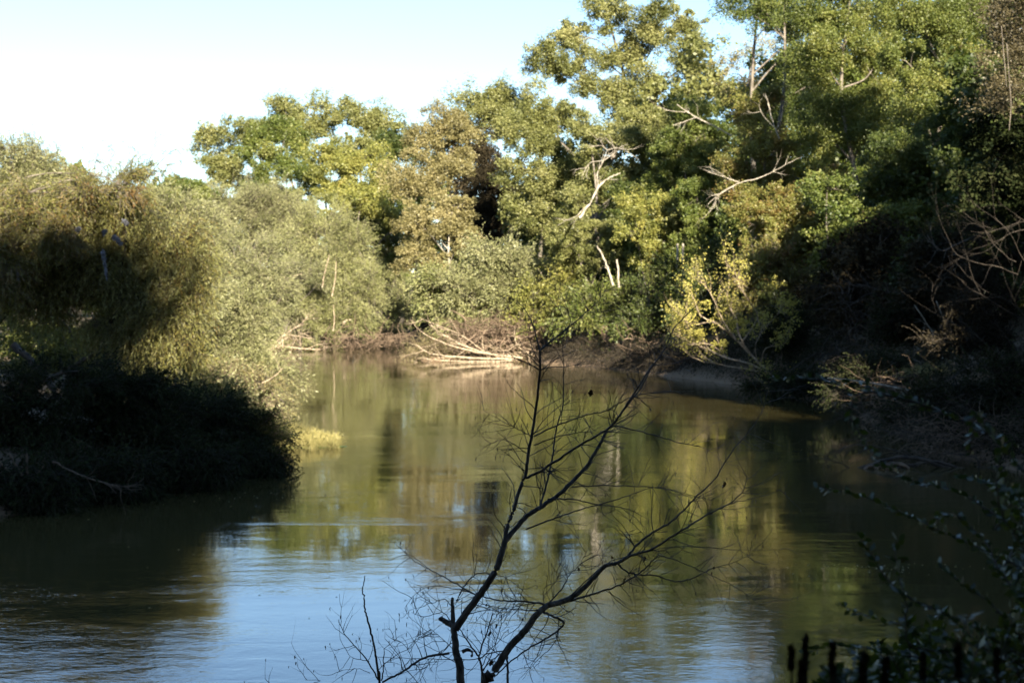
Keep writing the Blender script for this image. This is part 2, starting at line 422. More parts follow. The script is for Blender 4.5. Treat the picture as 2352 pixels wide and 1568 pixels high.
def gen_lobes(x, y, z0, H, R, n=5, flat=.5):
    """irregular crown for a tree standing at x, y"""
    out = []
    for i in range(n):
        t = (i + .5) / n; zz = z0 + H * (.28 + .6 * t)
        rr = R * math.sin(math.pi * (.22 + .62 * t)) * rng.uniform(.5, .75)
        a = i * 2.4 + rng.uniform(-.5, .5); off = R * .5 * (1 - t * .6)
        out.append((np.array([x + off * math.cos(a), y + off * math.sin(a), zz]), np.array([rr, rr, max(rr * .75, H * .14)])))
    return out

def bare(g, p, d, L, r, lev, maxlev, curve=.25, nb=3, spread=.7, up=.1, sides=5, tips=None):
    """recursive bare branches"""
    K = 7 if lev < 2 else 5
    pts = [p]; dd = d.copy(); q = p.copy()
    for k in range(K):
        dd = norm(dd + rng.normal(size=3) * curve * .45 + np.array([0, 0, up * .2])); q = q + dd * L / K; pts.append(q.copy())
    P = np.array(pts); R = np.linspace(r, r * (.45 if lev < maxlev else .3), K + 1)
    tubes(g, P[None], R[None], max(3, sides - lev))
    if tips is not None and lev >= maxlev - 1: tips.append(P)
    if lev < maxlev:
        for k in range(nb + (1 if rng.random() < .5 else 0)):
            j = rng.integers(2, K + 1); t = norm(P[j] - P[j - 1])
            nd = norm(t + unit(1)[0] * spread + np.array([0, 0, up]))
            bare(g, P[j], nd, L * rng.uniform(.4, .75), R[j] * .68, lev + 1, maxlev, curve, nb, spread, up, sides, tips)
#MARK_SCENE
# ------------------------------------------------------------------ far and middle trees across the water
GT = 'tall trees on the far bank'
FAR = [
 ('long low olive tree line showing just above the left willows', 176, [(520,470,70,40),(600,455,60,34),(640,500,70,40),(700,480,60,40),(450,450,50,36),(400,470,50,30),(740,520,60,40)], 'olive', {'r0':.1}),
 ('green tree seen through the gap above the creek mouth', 206, [(960,540,55,60),(1010,600,55,50),(920,610,45,50),(970,670,50,40),(985,465,50,45),(1195,545,50,50),(1100,600,60,50)], 'green', {'r0':.2}),
 # label, D, lobes, leaf, options
 ('broad green oak at the left end of the distant grove', 205, [(500,375,58,50),(560,310,70,42),(470,330,30,34),(545,400,60,45),(620,300,60,40)], 'olive', {}),
 ('tallest knobbly crown above the distant grove, behind the bright green tree', 218, [(690,262,52,40),(745,245,26,28),(655,240,28,20),(700,320,70,45)], 'olive', {}),
 ('bushy dark-limbed crown right of the tallest one in the distant grove', 216, [(845,262,58,32),(800,290,50,40),(890,300,55,38),(830,340,80,50)], 'olive', {}),
 ('bright green tree in the middle of the distant grove with dark limbs showing', 196, [(640,370,62,60),(580,345,45,45),(610,440,60,40),(700,400,50,60),(660,300,45,30)], 'green', {}),
 ('yellowing tree in front of the distant grove with pale upright limbs', 182, [(760,400,62,52),(820,370,60,40),(850,430,60,40),(730,350,35,30),(790,460,60,40)], 'yellow', {}),
 ('blue-green tree between the yellowing tree and the tan one', 190, [(900,360,50,55),(930,430,45,50),(900,480,45,45),(950,330,40,40)], 'deep', {}),
 ('low fresh green tree under the yellowing tree, above the sage willows', 172, [(860,520,55,42),(900,560,45,45),(830,500,45,40),(780,520,40,40)], 'green', {}),
 ('small green tree with drooping yellow sprays over the low fresh green one', 168, [(830,460,70,30),(890,500,40,22),(930,520,30,30)], 'yellow', {}),
 ('tan-leaved tree standing between the distant grove and the dark hollow', 152, [(1000,300,60,48),(960,350,40,40),(1050,290,50,40),(990,400,70,50),(940,440,45,45),(1050,350,45,55)], 'tan', {}),
 ('lower tan tree full of pale crooked branches above the creek mouth', 142, [(980,520,60,50),(1040,480,50,50),(940,500,35,40),(1000,600,55,40),(950,590,40,40),(1070,560,45,50)], 'tan', {'bark':'bark_pale'}),
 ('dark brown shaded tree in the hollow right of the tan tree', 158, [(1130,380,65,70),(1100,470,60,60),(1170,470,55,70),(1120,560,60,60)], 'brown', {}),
 ('olive green tree rising behind the tan tree, against the sky', 172, [(1120,250,55,45),(1090,290,45,40),(1160,220,50,40),(1180,290,45,60),(1070,230,28,20)], 'olive', {}),
 ('pale olive oak with a bright rounded left side right of the dark hollow', 136, [(1240,270,62,50),(1200,330,45,50),(1260,350,70,60),(1215,430,50,45),(1290,250,50,40),(1290,430,55,45),(1240,490,60,40)], 'olive', {'dens':3.6}),
 ('giant spreading oak towering over the far bank with sky showing through', 166, [(1240,125,50,42),(1320,80,52,44),(1290,160,55,36),(1390,30,60,50),(1470,60,70,60),(1440,130,60,42),(1560,40,50,55),(1590,130,40,62),(1520,200,60,38),(1380,195,55,36),(1440,240,70,45),(1340,135,40,36)], 'olive', {'r0':.75,'dens':3.3,'rc':1.5}),
 ('green tree under the giant oak, with a grey fork at its left', 128, [(1420,330,70,50),(1480,300,60,55),(1380,390,60,50),(1470,390,60,50),(1350,300,45,50),(1410,450,60,50)], 'olive', {}),
 ('green oak right of the giant oak with a bleached limb across it', 118, [(1580,270,60,40),(1620,330,60,50),(1550,330,55,50),(1650,280,50,40),(1600,400,70,50),(1540,420,50,50)], 'green', {}),
 ('half-bare russet tree in the sky gap right of the giant oak', 126, [(1690,170,50,44),(1730,120,45,40),(1660,215,45,34),(1740,200,50,45)], 'tan', {'dens':.9,'frac':1.0,'leafL':.17}),
 ('tall dark green tree with a thick dark stem right of the sky gap', 112, [(1790,40,60,50),(1830,110,60,60),(1740,20,50,30),(1850,200,50,60),(1800,270,45,55),(1880,40,60,60)], 'deep', {'r0':.5,'dens':2.6}),
 ('reaching high branch of green leaves at the top edge beside the sky gap', 104, [(1700,15,50,26),(1760,30,45,35),(1690,-30,60,35),(1800,-30,60,40)], 'green', {'dens':2.2}),
 ('olive tree with a forked bare limb, left of the tall yellow-green trees', 102, [(1760,330,60,60),(1720,270,45,55),(1780,410,60,55),(1700,380,50,50),(1760,230,40,40)], 'olivebrown', {}),
 ('tall yellow-green tree reaching the top edge, widest on the right bank', 94, [(1960,60,75,60),(1900,140,70,60),(2010,150,70,60),(1930,240,80,60),(2030,20,60,50),(1900,40,60,60),(1960,-40,80,50),(1990,320,70,60),(1880,310,55,60)], 'lime', {'dens':2.8}),
 ('yellow-flecked tree at the top edge, nearer the right side', 82, [(2120,60,70,60),(2080,140,65,50),(2170,150,60,60),(2110,240,80,60),(2200,60,55,60),(2060,20,60,60),(2240,0,60,60),(2200,210,60,60)], 'lime', {'dens':2.4}),
 ('dark green layered tree under the yellow-flecked one', 76, [(2090,350,100,50),(2180,300,75,60),(2020,430,90,34),(2150,440,80,40),(2230,380,60,60)], 'deep', {}),
 ('green tree with level leafy sprays above the dark bank', 74, [(1930,480,80,26),(1980,530,90,28),(1900,420,75,32),(2040,500,70,30),(1960,590,70,24)], 'green', {'dens':2.6,'leafL':.14}),
 ('rust-tinged small tree left of the level leafy sprays', 92, [(1740,500,55,45),(1800,470,55,45),(1700,450,50,36),(1770,560,60,45),(1820,540,50,45)], 'olivebrown', {}),
 ('yellow-green vine-hung tree in the middle of the far bank', 110, [(1520,470,60,40),(1470,520,45,50),(1560,520,55,45),(1500,590,50,42),(1450,470,40,40)], 'yellow', {'dens':2.4}),
 ('bright green small tree standing over two thin trunks', 106, [(1590,540,50,36),(1640,480,45,40),(1570,590,45,28),(1620,590,32,24),(1600,450,50,40)], 'green', {'r0':.12}),
 ('olive tree beneath the green one, beside the white dead limb', 116, [(1340,480,60,45),(1300,540,55,45),(1380,540,50,40),(1330,590,60,40),(1410,600,45,40)], 'olive', {}),
 ('shaded green tree behind the white dead limb', 122, [(1440,440,45,55),(1420,530,45,50),(1380,640,60,40),(1460,640,50,40)], 'deep', {}),
]
for lab, D, lob, lf, o in FAR:
    nm = {'tan':'tan_tree','yellow':'yellow_tree','brown':'brown_tree'}.get(lf, 'broadleaf_tree')
    tree(nm, lab, 'tree', D, lob, lf, group=GT, **o)
# trees standing further back in the wood, seen through the gaps
BACK = [(26,122,25,'green','behind the tree with the forked bare limb'),(18,152,28,'olive','behind the green tree under the giant oak'),(-128,262,22,'olive','left of the whole grove, mostly behind the willows'),(-92,250,22,'green','far behind the oak at the left end of the grove'),(-62,246,26,'deep','behind the bright green tree of the distant grove'),
        (-40,236,24,'deep','behind the yellowing tree of the distant grove'),(-22,226,25,'deep','behind the blue-green tree'),(-6,212,26,'brown','behind the tan trees'),(8,196,28,'deep','behind the dark hollow'),
        (10,186,31,'olive','behind the pale olive oak'),(30,172,31,'green','below the giant oak, deep in the wood'),(38,158,30,'olive','behind the half-bare russet tree'),(40,140,33,'green','behind the olive tree with the forked limb'),
        (42,122,33,'lime','behind the tall dark green tree'),(40,104,31,'green','behind the tall yellow-green tree'),(36,90,28,'deep','behind the yellow-flecked tree'),(16,134,17,'deep','behind the vine-hung yellow-green tree'),(27,112,15,'deep','behind the rust-tinged small tree'),(4,146,17,'deep','behind the olive tree by the white dead limb')]
for x, y, H, lf, wh in BACK:
    z = gz(x, y)
    tree3('broadleaf_tree', ('dark' if lf in ('deep', 'brown') else 'green') + ' tree standing ' + wh, 'tree', gen_lobes(x, y, z, H, H * .3, 6), lf, (x, y), 'trees deep in the wood', leafL=.42, dens=2.6, rc=1.5, frac=.35)

# willows on the left bank
GW = 'willows along the left bank'
W_ = lambda D, lob: lobes_of(D, lob, .4)
willow('willow_shrub', 'sage-green rounded willow, the tallest mound beside the creek mouth', W_(150, [(740,560,80,75),(800,610,60,70),(690,540,55,50),(760,660,85,60)]), 'sage', group=GW, n=7600, K=13, L=2.0, leafL=.24, leafW=.065, gravity=.7, tw=.3, twr=.012)
willow('willow_shrub', 'olive willow behind the sage one, filling the dip before the distant grove', W_(160, [(600,480,70,50),(520,470,65,48),(560,540,80,60),(660,500,50,40)]), 'willow', group=GW, n=6400, K=13, L=2.0, leafL=.24, leafW=.065, gravity=.7, twr=.012)
willow('willow_shrub', 'pale willow low over the water beside the bleached driftwood', W_(147, [(820,690,50,55),(770,730,70,50),(700,710,60,60),(850,650,30,40),(800,760,50,30)]), 'sage', group=GW, n=4800, K=13, L=1.8, leafL=.22, leafW=.062, gravity=.7, twr=.011)
willow('willow_shrub', 'broad olive willow in the middle of the left bank, left of the pale forked snag', W_(112, [(560,620,80,75),(500,560,60,60),(620,640,60,60),(560,700,90,60),(570,780,50,45)]), 'willow', group=GW, n=5200, K=12, L=1.8, leafL=.22, leafW=.065, gravity=.8, twr=.009)
willow('willow_shrub', 'willow clump behind the driftwood heap, with thin bare stems', W_(144, [(640,700,60,50),(690,640,55,50),(620,750,40,40)]), 'willow', group=GW, n=3800, K=13, L=1.8, leafL=.22, leafW=.062, gravity=.8, twr=.011)
willow('willow_shrub', 'lit willow bending over the waterline above the yellow reeds', W_(66, [(520,790,80,75),(580,850,62,55),(480,720,70,60),(440,830,70,70),(560,720,50,50)]), 'willow', group=GW, n=5200, K=13, L=1.3, leafL=.17, leafW=.045, gravity=1.0, twr=.006)
willow('willow_shrub', 'brownish twiggy shrub trailing into the water between willow and reeds', W_(60, [(600,890,48,38),(560,930,55,35),(520,890,60,50),(630,920,28,20)]), 'tan', group=GW, n=1600, K=9, L=.9, leafL=.11, leafW=.05, gravity=.9, twr=.006)
willow('willow_shrub', 'grey-green willow in the gap left of the creek mouth, half in shade', W_(172, [(880,640,38,50),(920,700,30,45),(870,700,40,45),(900,600,30,30)]), 'sage', group=GW, n=1700, K=10, L=2, leafL=.26, leafW=.075, gravity=.6, twr=.012)
willow('willow_shrub', 'dark shrub closing the creek mouth', W_(192, [(940,715,36,50),(975,730,34,40),(915,750,30,30),(1010,710,34,36),(950,750,40,26)]), 'dark', group=GW, n=1700, K=10, L=2, leafL=.34, leafW=.12, gravity=.5, twr=.012, base=(-6,196))  # dark leaf colour stands in for the shaded pocket here
willow('willow_tree', 'fine-leaved willow top at the far left against the sky', W_(72, [(40,420,85,70),(120,470,80,60),(-20,470,70,80),(90,380,40,36),(30,350,36,26)]), 'willow', group=GW, n=4600, K=13, L=1.5, leafL=.19, leafW=.045, gravity=1.0, twr=.007)
tree('broadleaf_tree', 'small dark broad-leaved crown poking up behind the willows at the left', 'tree', 84, [(150,385,36,26),(170,430,36,36),(205,430,24,30)], 'green', group='trees behind the willows')
tree('broadleaf_tree', 'low round green crown far behind, in the dip left of the distant grove', 'tree', 150, [(405,430,50,30),(370,450,40,30),(440,450,40,30)], 'green', group='trees behind the willows')
willow('willow_shrub', 'yellow-green sunlit thicket seen under and behind the big willow', W_(58, [(60,760,110,90),(180,800,110,80),(300,830,90,70),(380,860,70,60),(90,880,120,70)]), 'yellow', group=GW, n=3800, K=10, L=1.0, leafL=.13, leafW=.06, gravity=.6, twr=.006)
tree('low_shrub', 'broad sunlit green shrub low behind the yellow-green thicket at the left', 'shrub', 70, [(60,790,110,60),(200,800,110,55),(320,790,90,55),(420,800,60,50)], 'lime', group=GW, r0=.08)
willow('willow_shrub', 'olive sunlit willow between the far left top and the big willow', W_(62, [(250,520,90,70),(370,500,80,60),(430,560,70,70),(330,620,100,80),(420,680,60,80)]), 'willow', group=GW, n=6000, K=13, L=1.4, leafL=.17, leafW=.042, gravity=1.1, twr=.006)
# the big overhanging willow near the left edge and the dark thicket at its foot
willow('willow_tree', 'big weeping willow leaning over the near left bank, top sunlit and underside dark', W_(52, [(90,520,80,60),(180,480,70,50),(270,490,75,55),(350,530,65,55),(400,590,60,55),(60,620,90,60),(160,600,90,65),(260,610,85,60),(340,650,70,60),(430,650,38,50),(395,730,45,60),(330,760,45,55),(270,720,55,45),(110,670,70,30),(440,790,22,30)]), 'willownear', base=(-20, 53), group=GW, n=13500, K=15, L=1.5, leafL=.15, leafW=.032, gravity=2.4, twr=.007, r0=.12, stems=1, bark='bark_dark', up=.1, jit=.12, spread=.75, rag=.24)
willow('willow_shrub', 'russet-topped willow shoots rising in front of the big willow', W_(50, [(20,520,70,60),(80,470,60,40),(200,440,60,32),(0,600,60,60),(150,520,60,40),(260,430,40,26)]), 'olivebrown', base=(-21, 51), group=GW, n=3600, K=12, L=1.1, leafL=.14, leafW=.030, gravity=1.3, twr=.007, r0=.06, stems=1, up=.5, jit=.12, spread=.75, rag=.24)
# thin shoots standing out of the willow top against the sky
def sky_sprays():
    b = np.array([-17.0, 52, gz(-17.0, 52)])
    e = empty('willow_tree', b, 'sparse willow tips sticking out of the big willow against the pale sky', 'willow', GW)
    w = Geo(); g = Geo()
    root = at(300, 450, 51)
    limb(w, [b, at(250, 760, 51.5), root], .10, .03, 6, 6, .02)
    for pts in ([(300,450),(285,405),(262,350),(236,318)], [(300,450),(330,415),(350,350),(358,322)], [(300,450),(350,400),(390,375),(415,385)],
                [(300,450),(250,400),(215,360),(188,340)], [(285,405),(300,370),(318,352),(300,340)], [(330,415),(380,360),(400,345)], [(300,450),(345,400),(395,395),(420,420)], [(262,400),(240,370),(205,372)]):
        p, r = limb(w, [at(x, y, 51 + rng.uniform(-.5, .5) * (i > 0)) for i, (x, y) in enumerate(pts)], .016, .005, 4, 5, .02)
        q = p[3:]; k = rng.integers(0, len(q), 14)
        d = norm(unit(14) + np.array([0, 0, .2]))
        strands(g, q[k], d, .55, 9, .13, .026, 1.8, np.full(14, .35), w, .004, .4, .08)
    w.build('trunk', M['bark_dark'], e, True); g.build('crown', M['willownear'], e)
sky_sprays()
GD = 'shaded shrubs on the near left bank'
for lab, D, lob, lf, n in [
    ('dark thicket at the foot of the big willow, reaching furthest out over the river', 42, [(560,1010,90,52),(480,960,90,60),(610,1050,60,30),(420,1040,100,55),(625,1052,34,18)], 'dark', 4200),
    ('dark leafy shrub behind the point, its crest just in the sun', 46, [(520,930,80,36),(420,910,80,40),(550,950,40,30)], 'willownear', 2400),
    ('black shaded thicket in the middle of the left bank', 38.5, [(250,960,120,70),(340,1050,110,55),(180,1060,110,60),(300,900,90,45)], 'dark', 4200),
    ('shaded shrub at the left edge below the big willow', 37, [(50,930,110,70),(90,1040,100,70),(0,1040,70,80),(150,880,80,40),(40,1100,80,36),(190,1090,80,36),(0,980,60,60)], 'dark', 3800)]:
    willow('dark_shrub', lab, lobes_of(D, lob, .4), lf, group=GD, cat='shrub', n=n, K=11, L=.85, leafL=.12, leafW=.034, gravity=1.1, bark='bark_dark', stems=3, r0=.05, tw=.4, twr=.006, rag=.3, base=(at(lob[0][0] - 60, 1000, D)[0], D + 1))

# bank shrubs on the right-hand shore
GR = 'shrubs along the right-hand shore'
for lab, D, lob, lf, n, kw in [
    ('feathery yellow-green shrub arching left over the root tangle', 121, [(1100,640,65,50),(1060,680,60,40),(1150,680,60,45),(1180,620,50,50),(1130,590,45,40)], 'willow', 3000, {}),
    ('grassy-looking pale shrub at the tip of the point, leaning over the creek', 122, [(1020,700,50,36),(1060,735,60,26),(1110,725,55,26),(1000,660,40,36)], 'sage', 2000, {}),
    ('yellow-leaved shrub above the root tangle', 119, [(1230,690,55,40),(1290,650,50,45),(1340,690,50,36),(1250,740,60,24)], 'yellow', 1900, {}),
    ('green shrub hanging over the bank right of the root tangle', 112, [(1380,700,60,34),(1440,690,50,40),(1350,740,50,22),(1420,740,40,18)], 'green', 1900, {}),
    ('shaded olive shrub in the middle of the muddy bank', 104, [(1500,680,55,40),(1550,650,45,40),(1480,740,60,34),(1550,720,50,36)], 'deep', 1900, {}),
    ('dark shrub under the two thin trunks', 98, [(1620,660,55,45),(1670,620,50,50),(1600,730,50,36),(1660,720,50,40)], 'deep', 1900, {}),
    ('olive shrub glowing behind the leaning yellow tree', 90, [(1760,640,60,50),(1810,600,55,50),(1720,680,50,40),(1800,690,55,45)], 'olivebrown', 2000, {}),
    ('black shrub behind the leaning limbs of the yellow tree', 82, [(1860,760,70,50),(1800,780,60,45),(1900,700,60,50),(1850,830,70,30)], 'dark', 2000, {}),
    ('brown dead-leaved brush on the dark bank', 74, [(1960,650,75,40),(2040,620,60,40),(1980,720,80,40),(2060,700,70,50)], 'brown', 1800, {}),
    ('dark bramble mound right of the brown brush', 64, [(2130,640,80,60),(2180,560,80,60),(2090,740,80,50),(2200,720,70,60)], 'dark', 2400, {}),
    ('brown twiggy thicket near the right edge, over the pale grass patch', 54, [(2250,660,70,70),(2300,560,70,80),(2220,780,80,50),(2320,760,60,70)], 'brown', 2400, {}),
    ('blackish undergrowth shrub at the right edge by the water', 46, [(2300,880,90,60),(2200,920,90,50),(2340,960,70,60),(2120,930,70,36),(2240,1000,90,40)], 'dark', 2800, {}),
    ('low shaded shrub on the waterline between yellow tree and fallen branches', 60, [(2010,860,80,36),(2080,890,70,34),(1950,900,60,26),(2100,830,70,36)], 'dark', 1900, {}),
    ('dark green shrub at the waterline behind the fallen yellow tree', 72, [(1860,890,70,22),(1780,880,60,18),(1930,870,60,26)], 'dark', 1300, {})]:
    sc_ = D / 100
    cx = lobes_of(D, lob, .3)
    willow('bank_shrub', lab, cx, lf, group=GR, cat='shrub', n=n, K=10, L=1.6 * max(.55, sc_), leafL=max(.11, .21 * sc_), leafW=max(.05, .10 * sc_), gravity=.8, bark='bark_dark' if lf in ('deep', 'brown', 'dark') else 'bark', stems=3, r0=.07, tw=.5, twr=.009, base=(cx[0][0][0] + 2, D + 3), jit=.09, spread=.7)

# tall trees standing at and past the right edge of the picture
tree3('bare_tree', 'brown half-bare tree with grey limbs at the top right edge', 'tree', lobes_of(47, [(2330,90,90,80),(2300,200,80,60),(2390,160,90,90),(2350,-20,90,70),(2420,20,80,80)]), 'dun', (20.5, 48), 'trees at the right edge', leafL=.09, asp=.5, dens=1.1, rc=.7, frac=1.6, bark='bark', r0=.2)
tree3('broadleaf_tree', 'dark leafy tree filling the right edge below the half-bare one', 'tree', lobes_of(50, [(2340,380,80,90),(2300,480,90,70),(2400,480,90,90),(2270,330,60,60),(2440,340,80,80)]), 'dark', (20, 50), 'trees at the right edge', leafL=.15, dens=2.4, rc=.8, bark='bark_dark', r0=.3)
for x, y, H, wh in [(25, 37, 20, 'on the bank just past the right edge'), (27.8, 47, 19, 'behind the dark leafy tree at the right edge'), (22.7, 43.5, 13, 'low behind the blackish undergrowth at the right edge'), (26, 61, 17, 'behind the dark bramble mound'), (25, 74, 14, 'behind the brown dead-leaved brush')]:
    tree3('broadleaf_tree', 'tall shaded tree standing ' + wh, 'tree', gen_lobes(x, y, gz(x, y), H, H * .27, 7), 'deep', (x, y), 'trees at the right edge', leafL=.3, dens=2.6, rc=1.2, frac=.35, bark='bark_dark')

# the wood behind the photographer, whose shade lies over the near river
def wood_behind(x, y, top, R, i):
    z = gz(x, y); H = top - z; lb = []
    for k in range(9):                       # broad flat-topped crown reaching the height `top`
        a = k * 2.4 + i; rr = R * .5; off = R * .62 * (k > 0)
        lb.append((np.array([x + off * math.cos(a), y + off * math.sin(a), top - R * .42 - (k % 3) * .5]), np.array([rr, rr, R * .42])))
    for k in range(7):
        a = k * 2.4 + i + 1; t = k / 6
        lb.append((np.array([x + R * .45 * math.cos(a), y + R * .45 * math.sin(a), z + 2.5 + (H - R - 2.5) * t]), np.array([R * .62, R * .62, H * .13])))
    tree3('shade_tree', 'tall leafy tree of the wood behind the viewpoint', 'tree', lb, 'deep', (x, y), 'trees of the wood behind the viewpoint', leafL=.5, dens=2.3, rc=1.6, frac=.15, bark='bark_dark')
for i, (x, y, top, R) in enumerate([(-44, -9, 27, 6.5), (-34, -8, 27, 6.5), (-24, -9, 26, 6.5), (-14.5, -8, 25.5, 6), (-6.5, -9, 29.2, 5), (-.3, -9, 29.2, 4), (4.6, -9, 23.6, 2.6), (9, -9, 19.8, 3.6), (3, -6, 18.5, 4.2), (-4, -5.5, 18.5, 4.2), (-11, -5.5, 19, 4.2), (14.5, -5.5, 19, 4.2), (21, -5.5, 20, 4.5), (15.5, -9, 23.8, 5.5), (24, -9, 25, 6), (33, -8, 25.2, 6.5), (43, -8, 29, 6.5),
        (-38, -19, 28, 6.5), (-27, -18, 28, 6.5), (-17, -19, 27.5, 6), (-8, -18, 27, 5.5), (1.5, -19, 25, 5.5), (11, -19, 22.3, 5.5), (21, -19, 26, 6), (31, -18, 27.5, 6.5), (42, -19, 30, 6.5)]):
    wood_behind(x, y, top, R, i)
for i, (x, y, H) in enumerate([(-12, -3.5, 8), (-6, -4, 8), (-1.5, -5, 9), (3.2, -4, 8.5), (8, -3.5, 8.5), (13, -3, 9), (6, 1.5, 8), (19, -1, 10)]):
    tree3('shade_shrub', 'bushy small tree close behind the viewpoint', 'tree', gen_lobes(x, y, gz(x, y) - 1.5, H, 3.0, 6), 'deep', (x, y), 'small trees close behind the viewpoint', leafL=.3, dens=2.4, rc=.8, frac=.2, bark='bark_dark')
#MARK_DETAIL
# ------------------------------------------------------------------ understorey that closes the wood
for i, (x, y, H, lf) in enumerate([(1,128,9,'tan'),(6,124,10,'olive'),(11,118,11,'green'),(15,110,11,'olive'),(18,102,11,'deep'),(20,94,12,'olivebrown'),(22,86,12,'deep'),(23,78,12,'deep'),
        (10,134,13,'olive'),(18,126,14,'green'),(25,116,14,'olive'),(29,104,14,'green'),(31,92,14,'deep'),(-2,150,12,'tan'),(4,160,13,'brown'),(12,168,14,'olive'),
        (22,66,10,'deep'),(23,56,9,'deep'),(19,62,7,'brown'),(18,72,8,'brown'),(24,48,9,'deep'),(20,44,6,'brown')]):
    tree3('understorey_tree', 'low bushy tree of the understorey inside the right-hand wood', 'tree', gen_lobes(x, y, gz(x, y) - H * .16, H, H * .42, 6), lf, (x, y), 'understorey inside the right-hand wood', leafL=.15 + y * .0009, dens=2.6, rc=.95, frac=.3, r0=.1)
for i, (x, y, H, lf) in enumerate([(-10,208,12,'deep'),(-2,212,13,'green'),(-20,206,12,'brown'),(-30,200,13,'green'),(-42,204,14,'olive'),(-54,208,14,'olive'),(-66,214,14,'deep'),(8,214,13,'deep'),(18,216,14,'brown'),(-78,210,14,'olive')]):
    tree3('understorey_tree', 'low leafy tree at the foot of the distant grove', 'tree', gen_lobes(x, y, gz(x, y) - H * .16, H, H * .5, 6), lf, (x, y), 'understorey at the foot of the distant grove', leafL=.36, dens=2.6, rc=1.3, frac=.3, r0=.14)

for i, (x, y, H) in enumerate([(-18,203,5),(-13,204,5.5),(-8,204,5),(-3,206,5),(3,208,5),(-24,200,5),(-10,210,6),(-16,209,6),(-4,168,4.5),(0,172,5),(-6,152,4),(-3,158,4.5),(-1,150,5)]):
    z = gz(x, y); lb = [(np.array([x + rng.uniform(-2, 2), y + rng.uniform(-1, 1), z + H * (.2 + .18 * k)]), np.array([3.0, 2.4, H * .3])) for k in range(4)]
    tree3('dark_bush', 'dark bush at ground level beyond the creek mouth', 'bush', lb, 'dark', (x, y), 'dark bushes closing the creek mouth', leafL=.34, dens=2.4, rc=.8, frac=.3, r0=.06)  # the pocket's shade is put into the leaf colour
# ------------------------------------------------------------------ ground cover
def cover(name, label, cat, n, region, mat, L, W, hmax, dmin, dmax, lie=.5, near=False):
    x = rng.uniform(region[0], region[1], n); y = rng.uniform(region[2], region[3], n)
    d = sdist(x, y); k = (d > dmin) & (d < dmax); x = x[k]; y = y[k]
    z = ground(x, y) + rng.random(len(x)) ** 2 * hmax * (.4 + .6 * (wav(x, y, 1.1, 5) > 0))
    g = Geo(); ax = unit(len(x)); ax[:, 2] = np.abs(ax[:, 2]) * (1 - lie) + .05; ax = norm(ax)
    s = rng.uniform(.6, 1.4, len(x)) * np.clip(y / 60, .5, 2.4)
    leaves(g, np.stack([x, y, z], 1), ax, L * s, W * s, np.clip(rng.normal(.5, .25, len(x)) + .25 * wav(x, y, 3, 2), 0, 1), flat=.4)
    tag(g.build(name, M[mat]), label, cat, kind='stuff')
cover('leaf_litter', 'brown leaf litter over the shaded banks', 'leaf litter', 70000, (-40, 45, 10, 130), 'litter', .12, .08, .12, .4, 22)
cover('undergrowth', 'low dull green undergrowth along the banks', 'undergrowth', 90000, (-40, 45, 28, 200), 'floor', .20, .07, .9, .7, 14, .2)

# ------------------------------------------------------------------ yellow reeds with floating weed at their feet
def reeds():
    g = Geo(); n = 1900
    px = 590 + 190 * rng.random(n) ** .9; dd = 49.5 + rng.normal(0, .9, n)
    P = np.array([at(a, 1020, 49.5) for a in px]); P[:, 1] = dd; P[:, 0] *= dd / 49.5
    P[:, 2] = -.05
    hgt = (.34 + .46 * np.clip((760 - px) / 120, 0, 1)) * rng.uniform(.55, 1.25, n)
    d = norm(rng.normal(size=(n, 3)) * .22 + np.array([.05, 0, 1]))
    k = np.linspace(0, 1, 4)[None, :, None]; bend = rng.normal(size=(n, 3)) * .12; bend[:, 2] = -.04
    PP = P[:, None] + d[:, None] * hgt[:, None, None] * k + bend[:, None] * k ** 2
    R = np.linspace(.011, .004, 4)[None] * rng.uniform(.7, 1.2, (n, 1))
    tubes(g, PP, R, 3, np.clip(rng.normal(.55, .2, n), 0, 1))
    q = rng.integers(0, n, 5200); kk = rng.uniform(.1, 1, 5200)[:, None]
    c = P[q] + d[q] * hgt[q][:, None] * kk
    ax = norm(unit(5200) * .7 + np.array([0, 0, .7])); leaves(g, c, ax, rng.uniform(.08, .24, 5200), .014, np.clip(rng.normal(.6, .2, 5200), 0, 1))
    tag(g.build('reed_bed', M['reed']), 'patch of sunlit yellow reeds standing in the shallows off the left bank', 'reeds', kind='stuff')
    g = Geo(); n = 1500; a = rng.uniform(0, 2 * math.pi, n); r = np.sqrt(rng.random(n))
    c0 = at(680, 1022, 48.6); c = np.stack([c0[0] + 1.75 * r * np.cos(a), c0[1] + .55 * r * np.sin(a), np.full(n, .012)], 1)
    ax = unit(n); ax[:, 2] = .04; ax = norm(ax); leaves(g, c, ax, .10, .08, rng.random(n), flat=1)
    tag(g.build('floating_weed', M['algae']), 'thin bright green film of floating weed in front of the reeds', 'water weed', kind='stuff')
reeds()

def flecks():
    c = []
    for cx, cy_, n, sx, sy in [(6.5, 26.5, 60, 1.0, .35), (-6, 36, 40, 1.5, .5), (2, 40, 40, 4, 3), (-3, 28, 30, 4, 4), (9, 46, 40, 3, 2)]:
        c.append(np.stack([rng.normal(cx, sx, n), rng.normal(cy_, sy, n), np.full(n, .008)], 1))
    c = np.concatenate(c); c = c[sdist(c[:, 0], c[:, 1]) < -.4]; ax = unit(len(c)); ax[:, 2] = .03; g = Geo()
    leaves(g, c, norm(ax), rng.uniform(.03, .08, len(c)), .03, rng.random(len(c)), flat=1)
    tag(g.build('floating_leaves', M['tan']), 'tiny fallen leaves adrift on the river', 'floating leaves', kind='stuff')
flecks()
